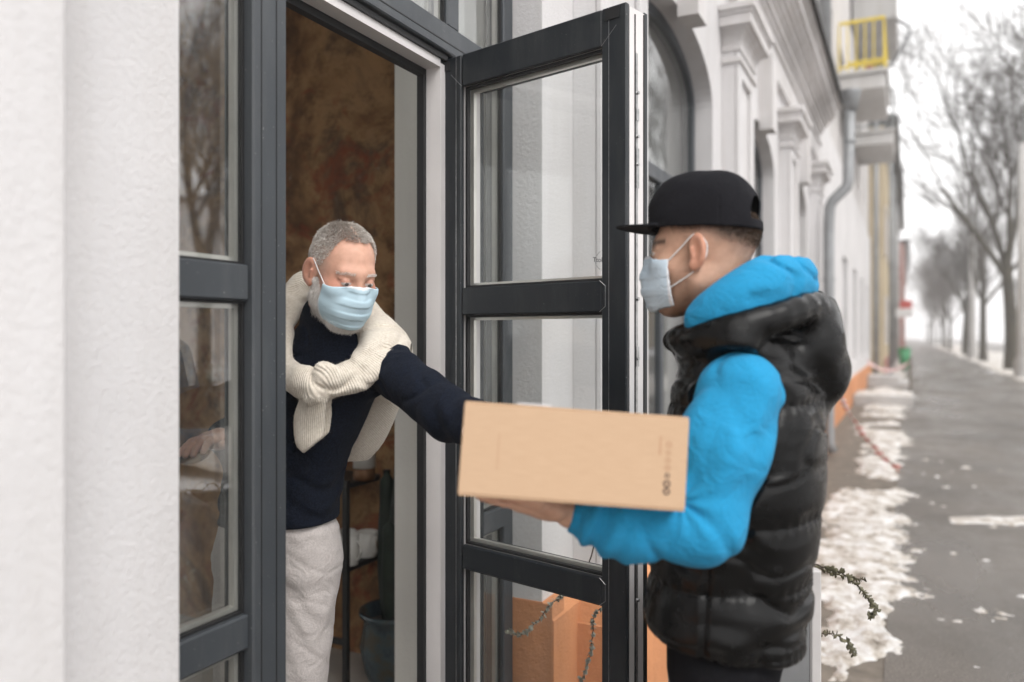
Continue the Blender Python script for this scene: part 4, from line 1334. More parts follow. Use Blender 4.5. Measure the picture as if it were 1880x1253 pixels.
def hand(p, w, fdir, pn, curl, side, k=.008, spread=.10, thumb=1):
    """palm and five fingers: w wrist, fdir where the fingers point, pn the palm's facing, side +1/-1 for the thumb side"""
    f = np.asarray(fdir, float); f /= np.linalg.norm(f); n = np.asarray(pn, float); n = n-f*(n@f); n /= np.linalg.norm(n)
    s = np.cross(n, f)*side
    w = np.asarray(w, float)
    K = w+f*.085
    d = cap(p, w, w+f*.03, .026, .030, (n, 1.35))
    d = smin(d, cap(p, w+f*.03-s*.018, K-s*.025, .020, .016, (n, 1.2)), .02)
    d = smin(d, cap(p, w+f*.03+s*.016, K+s*.024, .020, .016, (n, 1.2)), .02)
    d = smin(d, cap(p, w+f*.05, K, .022, .018, (n, 1.25)), .02)
    for i, (o, L, r) in enumerate(((.030, .072, .0092), (.010, .080, .0096), (-.011, .075, .0092), (-.031, .058, .0082))):
        a = K+s*o-f*.004
        dirs = f+s*(o*spread*12)
        dirs /= np.linalg.norm(dirs)
        c1, c2, c3 = curl*.5, curl*1.25, curl*1.8
        pt = a; ds = []
        for c, l in ((c1, .45), (c2, .30), (c3, .25)):
            v = dirs*math.cos(c)+n*math.sin(c)
            b = pt+v*L*l
            ds.append(cap(p, pt, b, r, r*.93)); pt = b; r *= .93
        e = ds[0]
        for x in ds[1:]: e = smin(e, x, .004)
        d = smin(d, e, .006)
    t0 = w+f*.022+s*.024; t1 = t0+f*.030+s*.028*thumb+n*.012; t2 = t1+f*.030+s*.006+n*.010*curl
    d = smin(d, poly(p, [t0, t1, t2, t2+f*.020-s*.002], [.015, .0125, .0105, .009], .008), .012)
    return d

def hair_strands(name, V, Nrm, dirs, L, mat, parent, base, seed, wid=.0006, rnd=.10):
    R = np.random.default_rng(seed); n = len(V)
    l = L*R.uniform(.6, 1.25, n)[:, None]
    d = dirs+R.normal(0, rnd, (n, 3)); d /= np.linalg.norm(d, axis=1)[:, None]
    s = np.cross(d, R.normal(0, 1, (n, 3))); s /= np.linalg.norm(s, axis=1)[:, None]
    a = V-Nrm*.002
    m_ = a+(d*.55+Nrm*.18)*l; t = a+d*l
    W2 = s*wid
    pts = np.stack([a-W2, a+W2, m_+W2*.8, m_-W2*.8, t], 1)-np.asarray(base)
    k = np.arange(n)[:, None]*5
    T = np.concatenate([k+[0, 1, 2], k+[0, 2, 3], k+[3, 2, 4]])
    return pts.reshape(-1, 3), T
def mesh_normals(V, Q):
    e1 = V[Q[:, 2]]-V[Q[:, 0]]; e2 = V[Q[:, 3]]-V[Q[:, 1]]
    f = np.cross(e1, e2); n = np.zeros_like(V)
    for i in range(4): np.add.at(n, Q[:, i], f)
    return n/np.maximum(1e-12, np.linalg.norm(n, axis=1))[:, None]

def ear_loops(parent, c, R, base, side, up_pt, lo_pt, name='ear_loop'):
    # elastic from the two corners of the mask to the back of the ear
    pts = [up_pt, (side*.0745, .018, .010), (side*.080, -.008, .031), (side*.0745, -.026, .018), (side*.0725, -.029, .0), (side*.073, -.022, -.020), (side*.0715, .004, -.044), lo_pt]
    S = spline([A3(*q) for q in pts], 6)
    Wd = [tuple(c+R@q-base) for q in S]
    MB().tube(Wd, .0013, 6).build(name, M['elastic'], parent, True)

def person(base, label):
    b = np.asarray(base, float)
    cw = A3(CAM[0], CAM[1], 0)
    Rz = np.array([[math.cos(YAW), -math.sin(YAW), 0], [math.sin(YAW), math.cos(YAW), 0], [0, 0, 1]])
    o = empty('person', tuple(cw+Rz@b), YAW)
    return tag(o, label, 'person')

# ============ the man in the doorway
HB = A3(-.63, 2.12, .104)
man = person(HB, 'man in navy sweater with cream jumper over his shoulders, leaning out of the doorway')
hc = PXL(628, 503, 1.98)
yaw, pit = math.radians(40), math.radians(22)
HR_ = frame((math.sin(yaw)*math.cos(pit), -math.cos(yaw)*math.cos(pit), -math.sin(pit)), (.12, -.12, 1))
MS = 1.0
neckb = PXL(598, 618, 2.07)
shL, shR = A3(-.318, 2.035, 1.452), A3(-.655, 2.14, 1.47)
elL, wrL = A3(-.145, 1.80, 1.352), A3(.0, 1.605, 1.322)
elR, wrR = A3(-.735, 2.20, 1.235), A3(-.735, 2.005, 1.268)
Msec = [(A3(-.625, 2.13, .90), .165, .115), (A3(-.622, 2.125, 1.0), .168, .12), (A3(-.618, 2.12, 1.10), .160, .122), (A3(-.598, 2.11, 1.20), .163, .125),
        (A3(-.555, 2.10, 1.32), .180, .122), (A3(-.515, 2.09, 1.42), .178, .105), (A3(-.49, 2.085, 1.50), .135, .08), (A3(-.475, 2.08, 1.55), .07, .06)]
MU = (.955, -.28)
def man_neck(p): return cap(p, hc+HR_@A3(0, -.02, -.05), neckb, .056, .062)
def man_head(p):
    d = head_sdf(to_local(p, hc, HR_)/MS)*MS
    return smin(d, man_neck(p), .025)
def man_low(p):
    d = stack(p, [(c, a-.02, b-.02) for c, a, b in Msec], MU)
    d = smin(d, man_neck(p), .03)
    d = smin(d, poly(p, [shL, elL, wrL], [.050, .036, .024]), .05)
    d = smin(d, poly(p, [shR, elR, wrR], [.050, .036, .024]), .05)
    for h_, k_, a_, f_ in ((A3(-.545, 2.11, .93), A3(-.575, 2.09, .53), A3(-.60, 2.15, .16), A3(-.575, 2.0, .135)), (A3(-.705, 2.14, .93), A3(-.72, 2.13, .53), A3(-.73, 2.2, .16), A3(-.745, 2.05, .135))):
        d = smin(d, poly(p, [h_, k_, a_], [.075, .05, .036]), .04); d = smin(d, cap(p, a_, f_, .036, .03), .02)
    return d
hL = (wrL, (.85, -.30, -.10), (.2, -.85, .1), .25, 1)
hR = (wrR, (-.12, -.9, .05), (.2, .1, -1), .35, -1)
def man_hand(p, H): return smin(hand(p, *H), cap(p, H[0]-np.asarray(H[1])*.0, H[0]-A3(*H[1])/np.linalg.norm(H[1])*.08, .027, .028), .02)
def man_col(P):
    q = to_local(P, hc, HR_); n = len(P)
    c = np.tile(A3(.64, .375, .275), (n, 1))
    def blend(mask, col): c[:] = c*(1-mask[:, None])+A3(*col)*mask[:, None]
    x = np.abs(q[:, 0])
    blend(np.exp(-((x-.05)/.022)**2-((q[:, 2]+.02)/.035)**2)*(q[:, 1] > .02)*.75, (.60, .25, .175))
    blend(np.exp(-((x)/.02)**2-((q[:, 2]+.03)/.02)**2)*(q[:, 1] > .08)*.5, (.58, .26, .19))
    blend(np.clip((x-.07)/.01, 0, 1)*(np.abs(q[:, 2]) < .05)*.6, (.60, .28, .20))
    # eyes, lids, brows
    ex, ez = (x-.031), (q[:, 2]-.003)
    eye = (np.hypot(ex/.0125, (ez+.001)/.0050) < 1) & (q[:, 1] > .06)
    blend(((np.hypot(ex/.0185, ez/.0105) < 1) & (q[:, 1] > .06))*.35, (.42, .20, .15))
    blend(eye*1.0, (.62, .58, .55))
    blend((eye & (np.hypot(q[:, 0]-np.sign(q[:, 0])*.031-.001, ez+.0022) < .0050))*1.0, (.10, .095, .09))
    br = np.exp(-((q[:, 2]-.0265+.25*np.maximum(0, x-.034))/.0040)**2)*((x > .014) & (x < .052) & (q[:, 1] > .05))
    blend(br*.35, (.42, .34, .28))
    hl = np.clip((q[:, 2]-np.where(q[:, 1] > .035, .0985, np.interp(q[:, 1], [-.11, -.06, -.02, .005, .02, .035], [-.05, -.04, .034, .026, .036, .066])))/.008, 0, 1)*(x < .0765)
    blend(np.clip(hl+fb3(P*90, 85, 2)*1.2*(hl > 0), 0, 1)*.6, (.36, .32, .285))
    bd = np.clip((-.014-q[:, 2])/.02, 0, 1)*np.clip((q[:, 1]+.006)/.01, 0, 1)*(x < .0765)
    blend(bd*.6, (.62, .56, .51))
    # grey stubble at the temples
    st = np.clip((.05-q[:, 1])/.03, 0, 1)*np.clip((x-.05)/.01, 0, 1)*np.clip(1-np.abs(q[:, 2]-.03)/.05, 0, 1)*(x < .0765)
    blend(st*.35, (.40, .34, .30))
    return c
parts = [sdf_mesh(man_head, hc-.16, hc+A3(.16, .16, .16), .0024), sdf_mesh(man_low, (-.92, 1.5, .1), (-.0, 2.35, 1.6), .008),
         sdf_mesh(lambda p: man_hand(p, hL), wrL-.2, wrL+.2, .0035), sdf_mesh(lambda p: man_hand(p, hR), wrR-.2, wrR+.2, .0035)]
headV = parts[0]
sdf_object('body', join(parts), M['skin'], man, HB, man_col)
# sweater
def man_sweater(p):
    d = stack(p, Msec, MU)
    nb = poly(p, [shL, elL, wrL], [.071, .058, .043], .02)
    d = smin(d, nb, .06)
    d = smin(d, poly(p, [shR, elR, wrR-A3(0, -.03, 0)], [.071, .056, .042], .02), .06)
    # roll neck
    ax = hc+HR_@A3(0, -.02, -.05)-neckb; ax /= np.linalg.norm(ax)
    rn = cap(p, neckb-ax*.02, neckb+ax*.060, .080, .070)
    d = smin(d, rn, .03)
    d = smax(d, -(ell(p, neckb+ax*.14, (.055, .055, .045))), .01)
    dist = np.linalg.norm(p-(shL*.55+elL*.45), axis=1)
    arm = np.clip(1-np.abs(nb)/.06, 0, 1)
    v = (elL-shL)/np.linalg.norm(elL-shL); tt = (p-shL)@v
    fold = .0045*np.sin(tt*60+p[:, 2]*70+14*fb3(p*7, 3, 2))*np.clip(1-np.abs(tt-.06)/.14, 0, 1)
    fold2 = .0028*np.sin(((p-elL)@((wrL-elL)/.26))*70+p[:, 2]*75+14*fb3(p*8, 4, 2))*np.clip(1-np.abs((p-elL)@((wrL-elL)/.26)-.06)/.13, 0, 1)
    low = np.clip(1-np.abs(p[:, 2]-1.06)/.14, 0, 1)
    fold3 = .004*np.sin(p[:, 2]*75+p[:, 0]*35+12*fb3(p*6, 8, 2))*low
    d = d+arm*(fold+fold2)+fold3*(1-arm)+.008*fb3(p*7, 1, 2)+.0055*np.exp(-(fb3(p*A3(7, 7, 9), 14, 2)/.03)**2)
    # ribbed hem pulls in a little
    d = d+.0012*np.clip((1.075-p[:, 2])/.006, 0, 1)
    return smax(d, (1.035+.06*(p[:, 0]+.62))-p[:, 2], .01)
parts = [sdf_mesh(man_sweater, (-.92, 1.52, .98), (-.0, 2.35, 1.68), .0045)]
sdf_object('sweater', join(parts), M['navy'], man, HB)
# trousers
def man_trousers(p):
    d = stack(p, [(c, a-.004, b-.006) for c, a, b in Msec[:3]], MU)
    for h_, k_, a_ in ((A3(-.548, 2.11, .93), A3(-.572, 2.085, .53), A3(-.60, 2.15, .15)), (A3(-.705, 2.14, .93), A3(-.72, 2.13, .53), A3(-.73, 2.2, .15))):
        d = smin(d, poly(p, [h_, k_, a_], [.094, .076, .066], .03), .035)
    ang = p[:, 0]*30
    d = d+.008*fb3(p*A3(8, 8, 16), 12, 3)+.0022*np.exp(-(fb3(p*A3(6, 6, 13)+p[:, 0:1]*A3(0, 0, 9), 15, 2)/.028)**2)+.0022*np.sin(p[:, 2]*60+p[:, 0]*70+16*fb3(p*6, 13, 2))*np.clip(1-np.abs(p[:, 2]-.8)/.2, 0, 1)
    d = d+.014*np.clip((p[:, 2]-1.02)/.03, 0, 1)
    # fly and pocket seams
    d = d-.0022*np.exp(-((np.abs((p[:, 2]-.985)-1.1*(p[:, 0]+.545)))/.004)**2)*((p[:, 0] > -.55) & (p[:, 0] < -.44) & (p[:, 2] > .9))
    d = d-.0022*np.exp(-((p[:, 0]+.600)/.004)**2)*((p[:, 2] > .86))*(p[:, 1] < 2.12)
    return smax(d, .14-p[:, 2], .01)
sdf_object('trousers', sdf_mesh(man_trousers, (-.92, 1.9, .1), (-.40, 2.36, 1.09), .0048), M['jeans'], man, HB)
def shoe(p, a, f):
    d = cap(p, a+A3(0, 0, .03), f, .048, .040); f = np.asarray(f)
    return smax(smin(d, cap(p, a+A3(0, .02, -.01), f+A3(0, 0, .0), .046, .042), .02), HB[2]+.001-p[:, 2] if a[1] > 1.9 else .002-p[:, 2], .006)
for a_, f_ in ((A3(-.60, 2.15, .155), A3(-.575, 1.98, .14)), (A3(-.73, 2.2, .155), A3(-.745, 2.03, .14))):
    sdf_object('shoe', sdf_mesh(lambda p: shoe(p, a_, f_), a_-.28, a_+.15, .006), M['shoe'], man, HB)
# mask and its loops
sdf_object('face_mask', sdf_mesh(lambda p: mask_sdf(to_local(p, hc, HR_)), hc-.16, hc+.16, .002), M['mask'], man, HB,
           lambda P: (lambda q: np.where((((q[:, 2] > -.004) & (q[:, 1] > .08)) | (q[:, 1] < .0485))[:, None], A3(.74, .78, .82), A3(.50, .66, .745)))(to_local(P, hc, HR_)))
ear_loops(man, hc, HR_, HB, 1, (.0665, .048, -.016), (.060, .052, -.070)); ear_loops(man, hc, HR_, HB, -1, (-.0665, .048, -.016), (-.060, .052, -.070))
# hair and beard, as strands rooted on the head
V, Q = headV; Nn = mesh_normals(V, Q); q = to_local(V, hc, HR_); ql = Nn@HR_
def hairline(q):
    x = np.abs(q[:, 0])
    line = .086-.10*np.clip(x-.028, 0, .1)*(1)+.0            # forehead line height
    front = (q[:, 1] > .035)
    rec = np.where(x < .026, .0965, .0965+.25*np.clip(x-.026, 0, .022)-1.9*np.clip(x-.056, 0, .03))
    m = np.where(front, q[:, 2] > rec, q[:, 2] > np.interp(q[:, 1], [-.11, -.06, -.02, .005, .02, .035], [-.055, -.045, .028, .020, .030, .060]))
    return m & ~((x > .0765) & (q[:, 2] < .045))
sel = np.nonzero(hairline(q+(.016*fb3(q*70, 81, 2)+.010*fb3(q*25, 83, 2))[:, None]*A3(0, 0, 1)))[0]
r_ = np.random.default_rng(5)
pick = r_.choice(sel, 26000)
jit = V[pick]+r_.normal(0, .0008, (len(pick), 3))
top = np.clip((q[pick, 2]-.06)/.05, 0, 1)[:, None]
loc = np.stack([.25*np.sign(q[pick, 0]), .25+.25*top[:, 0], -.25+.1*top[:, 0]], 1)
dv = Nn[pick]*(.28+.22*top)+loc@HR_.T*1.2+.5*np.stack([fb3(jit*30, 91, 2), fb3(jit*30, 92, 2), fb3(jit*30, 93, 2)], 1)
P_, T_ = hair_strands('hair', jit, Nn[pick], dv, .006+.011*top, None, None, HB, 3, .00045)
me = mesh_np('hair', P_, T_); link_mesh('hair', me, M['grey_hair'], man, True)
x = np.abs(q[:, 0])
bz = np.interp(q[:, 1], [-.03, .0, .012, .03, .06, .1], [-.2, -.008, -.012, -.040, -.05, -.045])
bsel = np.nonzero((q[:, 2] < bz) & (q[:, 1] > -.012) & (q[:, 2] > -.128) & (np.linalg.norm(V-neckb, axis=1) > .105) & (x < .077))[0]
pick = r_.choice(bsel, 20000)
jit = V[pick]+r_.normal(0, .0012, (len(pick), 3))
dv = Nn[pick]*.5+np.tile(A3(0, .15, -.9)@HR_.T, (len(pick), 1))*.8
P_, T_ = hair_strands('beard', jit, Nn[pick], dv, np.full((len(pick), 1), .014), None, None, HB, 4, .00045)
me = mesh_np('beard', P_, T_); link_mesh('beard', me, M['white_beard'], man, True)
# eyebrows
bs = np.nonzero((np.abs(q[:, 2]-.0265+.25*np.maximum(0, x-.034)) < .0035) & (x > .014) & (x < .052) & (q[:, 1] > .05))[0]
pick = r_.choice(bs, 420); sgn = np.sign(q[pick, 0])
dv = Nn[pick]*.35+np.stack([sgn*.9, np.zeros(len(pick)), .15*np.ones(len(pick))], 1)@HR_.T
for sd in (-1, 1):
    k_ = sgn == sd
    P_, T_ = hair_strands('eyebrow', V[pick][k_], Nn[pick][k_], dv[k_], np.full((k_.sum(), 1), .006), None, None, HB, 6, .00035)
    me = mesh_np('eyebrow', P_, T_); link_mesh('eyebrow', me, M['white_beard'], man, True)
# the cream jumper worn over the shoulders
kn = PXL(583, 703, 1.915)
fwdq = A3(-.28, -.95, 0)
PR = [PXL(566, 540, 2.20), PXL(640, 556, 2.17), PXL(680, 602, 2.07), PXL(682, 642, 1.985), PXL(642, 682, 1.935), kn]
RR = [.044, .046, .038, .030, .026, .032]
PR2 = [PXL(650, 580, 2.15), PXL(696, 618, 2.07), PXL(706, 655, 1.99), PXL(660, 697, 1.935), kn+A3(.01, .0, -.012)]
RR2 = [.048, .048, .032, .025, .026]
PL = [PXL(610, 548, 2.22), PXL(556, 528, 2.16), PXL(522, 590, 2.07), PXL(512, 640, 1.995), PXL(530, 692, 1.935), kn]
RL = [.044, .042, .032, .028, .028, .034]
CAPE = [PXL(660, 615, 2.13), PXL(706, 650, 2.08), PXL(700, 720, 2.17), PXL(672, 800, 2.2), PXL(640, 842, 2.21)]
TAIL = [kn+A3(0, -.012, -.015), PXL(568, 770, 1.935), PXL(566, 812, 1.935)]
TAIL2 = [kn+A3(.005, .0, -.02), PXL(583, 760, 1.95), PXL(580, 796, 1.955)]
def jumper(p):
    d = tubes(p, PR, RR, 4, .02, (fwdq+A3(0, 0, .9), 1.35))
    d = smin(d, tubes(p, PR2, RR2, 4, .02, (fwdq+A3(0, 0, .9), 1.3)), .007)
    d = smin(d, tubes(p, PL, RL, 4, .02, (fwdq+A3(0, 0, .6), 1.3)), .015)
    # the part spread over his left shoulder
    d = smin(d, cap(p, PXL(690, 618, 2.07), PXL(714, 638, 2.045), .060, .062, (A3(.35, -.35, .9), 1.4)), .02)
    # knot
    kd = cap(p, kn+A3(-.040, .004, .004), kn+A3(.030, 0, .004), .038, .042, (fwdq, 1.25))
    kd = smin(kd, cap(p, kn+A3(.018, -.012, .026), kn+A3(-.006, -.012, -.030), .026, .024), .012)
    d = smin(d, kd, .008)
    # fold grooves running along the rolls
    g_ = fb3(p*A3(16, 16, 16), 21, 2)
    d = d+.0022*np.sin((p[:, 0]*.8+p[:, 2])*85+14*g_)+.012*g_+.007*np.exp(-(fb3(p*A3(9, 9, 9), 22, 2)/.035)**2)
    # tails
    t1 = tubes(p, TAIL, [.030, .040, .033], 4, .01, (fwdq, 3.2))
    t2 = tubes(p, TAIL2, [.026, .032, .028], 4, .01, (fwdq+A3(.5, 0, 0), 3.2))
    tl = smin(t1, t2, .004)
    cut = (PXL(560, 834, 1.93)[2]+np.abs(p[:, 0]-PXL(556, 0, 1.93)[0])*.85)-p[:, 2]
    tl = smax(tl, cut, .004)
    d = smin(d, tl, .010)
    cp = tubes(p, CAPE, [.055, .062, .050, .036, .012], 7, .05, (A3(.55, -.75, .1), 3.6))
    return smin(d, cp, .02)
def rib_col(P):
    # distance along the rolls, so that the ribs run across or along as knitted
    S = np.array(spline(PR, 5)+spline(PL, 5)); L = np.concatenate([np.cumsum(np.r_[0, np.linalg.norm(np.diff(np.array(spline(a, 5)), axis=0), axis=1)]) for a in (PR, PL)])
    D = ((P[:, None, :]-S[None])**2).sum(-1); wgt = 1/(D+1e-4)**2; l = (wgt*L).sum(1)/wgt.sum(1)
    tail = P[:, 2] < kn[2]-.035
    cape = P[:, 1] > 2.09
    l = np.where(tail, P[:, 0]*.9, l); l = np.where(cape & (P[:, 2] < 1.46), P[:, 0]*.8+P[:, 2]*.55, l)
    return np.stack([l+1, l*0, l*0], 1)
VQ = sdf_mesh(jumper, (-.72, 1.83, 1.18), (-.28, 2.32, 1.72), .0036)
dj = sdf_object('draped_jumper', VQ, M['knit'], man, HB, rib_col)
Vj, Qj = VQ; Nj = mesh_normals(Vj, Qj); pick = r_.choice(len(Vj), 14000)
P_, T_ = hair_strands('wool_fuzz', Vj[pick], Nj[pick], Nj[pick]*.8+r_.normal(0, .5, (len(pick), 3)), np.full((len(pick), 1), .006), None, None, HB, 12, .00022, .3)
me = mesh_np('wool_fuzz', P_, T_); fz = link_mesh('wool_fuzz', me, M['knit'], dj, True); fz['kind'] = 'stuff'

# ============ the courier
CB = A3(.45, 1.60, .0)
cou = person(CB, 'courier in black cap, black puffer vest and bright blue hoodie holding the carton')
kc = PXL(1287, 468, 1.58)
ya = math.radians(20)
KF = A3(-math.cos(ya), math.sin(ya), 0)              # where he faces
KL = A3(-math.sin(ya), -math.cos(ya), 0)             # his left, towards the camera
yh = math.radians(27)
KR = frame((-math.cos(yh)*.99, math.sin(yh)*.99, -.015), (.02, 0, 1))
cneck = PXL(1340, 590, 1.60)
csL, csR = A3(.402, 1.440, 1.442), A3(.52, 1.785, 1.452)
ceL, cwL = A3(.332, 1.378, 1.198), A3(.100, 1.400, 1.216)
ceR, cwR = A3(.40, 1.82, 1.19), A3(.20, 1.60, 1.20)
Csec = [(A3(.43, 1.605, .86), .165, .118), (A3(.432, 1.605, .95), .172, .125), (A3(.442, 1.602, 1.08), .165, .118), (A3(.462, 1.60, 1.22), .175, .122),
        (A3(.470, 1.60, 1.34), .185, .120), (A3(.468, 1.605, 1.44), .175, .10), (A3(.452, 1.61, 1.51), .12, .075), (A3(.44, 1.61, 1.55), .075, .062)]
KU = (KL[0], KL[1])
def cou_neck(p): return cap(p, kc+KR@A3(0, -.025, -.045), cneck+A3(0, 0, -.03), .056, .062)
def cou_head(p): return smin(head_sdf(to_local(p, kc, KR)), cou_neck(p), .03)
def cou_low(p):
    d = stack(p, [(c, a-.025, b-.025) for c, a, b in Csec], KU)
    d = smin(d, cou_neck(p), .03)
    d = smin(d, poly(p, [csL, ceL, cwL], [.048, .036, .026]), .04)
    d = smin(d, poly(p, [csR, ceR, cwR], [.048, .036, .026]), .04)
    for h_, k_, a_, f_ in cou_legs:
        d = smin(d, poly(p, [h_, k_, a_], [.075, .048, .036]), .04); d = smin(d, cap(p, a_, f_, .034, .03), .02)
    return d
hipL, hipR = A3(.43, 1.60, .88)+KL*.09, A3(.43, 1.60, .88)-KL*.09
cou_legs = ((hipL, A3(.40, 1.50, .47), A3(.44, 1.48, .08), A3(.30, 1.53, .045)), (hipR, A3(.46, 1.70, .47), A3(.50, 1.72, .08), A3(.36, 1.77, .045)))
cuff = cwL+A3(.0, 0, .006)
gL = (cuff, (-.97, .08, .12), (.12, .1, 1), .06, 1)
gR = (cwR, (-.8, -.25, .0), (.1, -.9, .35), .35, -1)
parts = [sdf_mesh(cou_head, kc-.17, kc+A3(.17, .16, .16), .0026), sdf_mesh(cou_low, (.02, 1.2, 0), (.75, 2.0, 1.6), .008),
         sdf_mesh(lambda p: hand(p, *gL), cuff-.2, cuff+.14, .0032), sdf_mesh(lambda p: hand(p, *gR), cwR-.2, cwR+.14, .0045)]
def cou_col(P):
    q = to_local(P, kc, KR); n = len(P); x = np.abs(q[:, 0])
    c = np.tile(A3(.56, .345, .245), (n, 1))
    def blend(mask, col):
        mask = np.asarray(mask, float); c[:] = c*(1-mask[:, None])+A3(*col)*mask[:, None]
    nz = fb3(P*60, 31, 3)
    # clipped hair, fading downwards
    fade = np.interp(q[:, 1], [-.12, -.07, -.03, .0, .03], [-.025, -.012, .018, .02, .028])
    f = np.clip((q[:, 2]-fade)/.045+nz*.5, 0, 1)*(q[:, 1] < np.interp(q[:, 2], [0, .03, .06], [.0, .035, .05]))*(x < .079)
    blend(f*.92, (.052, .034, .023))
    # stubble along the jaw
    jaw = np.clip((-.028-q[:, 2])/.03, 0, 1)*np.clip((q[:, 1]+.008)/.02, 0, 1)*np.clip((q[:, 2]+.135)/.02, 0, 1)*(x < .076)
    side = np.exp(-((q[:, 1]-.006)/.012)**2)*((q[:, 2] < .03) & (q[:, 2] > -.04))*(x > .055)*(x < .077)
    blend(np.clip(jaw*.62+side*.4+nz*.4*jaw, 0, 1), (.13, .082, .055))
    blend(np.clip((x-.074)/.01, 0, 1)*(np.abs(q[:, 2]) < .05)*.6, (.60, .27, .18))
    ex, ez = (x-.031), (q[:, 2]-.003)
    eye = (np.hypot(ex/.0125, ez/.0055) < 1) & (q[:, 1] > .06)
    blend(eye, (.62, .58, .55)); blend(eye & (np.hypot(ex-.001, ez) < .0055), (.05, .035, .025))
    br = np.exp(-((q[:, 2]-.024)/.0055)**2)*((x > .012) & (x < .056) & (q[:, 1] > .045))
    blend(np.clip(br, 0, 1)*.9, (.05, .03, .02))
    return c
sdf_object('body', join(parts), M['skin'], cou, CB, cou_col)
# blue hoodie: sleeves, body, hood lying round the neck
HOOD = [PXL(1288, 590, 1.50), PXL(1340, 562, 1.475), PXL(1400, 530, 1.49), PXL(1440, 520, 1.56), PXL(1442, 528, 1.64), PXL(1390, 552, 1.70), PXL(1320, 580, 1.72)]
def hoodie(p):
    d = stack(p, [(c, a-.014, b-.008) for c, a, b in Csec], KU)
    sl_ = poly(p, [csL+A3(.012, 0, -.02), csL*.5+ceL*.5+A3(.0, -.004, 0), ceL, ceL*.45+cwL*.55+A3(0, 0, -.006), cwL], [.078, .067, .056, .055, .043], .06)
    sr = poly(p, [csR, ceR, cwR], [.072, .062, .044], .03)
    v = (cwL-ceL)/np.linalg.norm(cwL-ceL); t = (p-ceL)@v
    w1 = np.clip(1-np.abs(t-.19)/.09, 0, 1)
    sl_ = sl_+.006*np.sin(t*130+p[:, 2]*45+5*fb3(p*9, 41, 2))*w1
    # creases fanning out of the elbow
    e = p-(ceL+A3(-.05, 0, .05)); an = np.arctan2(e[:, 2], e[:, 0]); rr = np.linalg.norm(e, axis=1)
    sl_ = sl_+.0045*np.sin(an*9+4*fb3(p*10, 42, 2))*np.exp(-(rr/.075)**2)
    u = (ceL-csL)/np.linalg.norm(ceL-csL); tu = (p-csL)@u
    sl_ = sl_+.0045*np.sin(tu*22+p[:, 0]*75+12*fb3(p*5, 43, 2))*np.clip(1-np.abs(tu-.12)/.2, 0, 1)+.005*fb3(p*A3(9, 9, 5), 46, 2)+.0060*np.exp(-(fb3(p*A3(8, 8, 4.5)+p[:, 2:3]*A3(4, 0, 0), 47, 2)/.035)**2)
    cu = np.clip((t-.208)/.006, 0, 1); aa = np.arctan2(p[:, 2]-cwL[2], p[:, 1]-cwL[1])
    sl_ = sl_+cu*(.006+.0012*np.sin(aa*34))
    d = smin(d, sl_, .02); d = smin(d, sr, .03)
    hd = tubes(p, HOOD, [.030, .040, .047, .052, .050, .042, .032], 4, .02, (A3(.2, 0, 1), .92))
    hd = hd+.008*fb3(p*9, 45, 2)+.007*np.exp(-(fb3(p*A3(9, 9, 12), 48, 2)/.035)**2)
    d = smin(d, hd, .015)
    d = smax(d, .97-p[:, 2], .01)
    d = smax(d, -cap(p, cneck+A3(-.03, 0, .02), kc, .062, .062), .012)
    d = smax(d, (cwL[0]+.004+.25*(p[:, 2]-cwL[2]))-p[:, 0]-100*(p[:, 1] > 1.52), .008)
    return d
sdf_object('hoodie', sdf_mesh(hoodie, (.06, 1.24, .84), (.72, 1.98, 1.66), .0042), M['blue'], cou, CB)
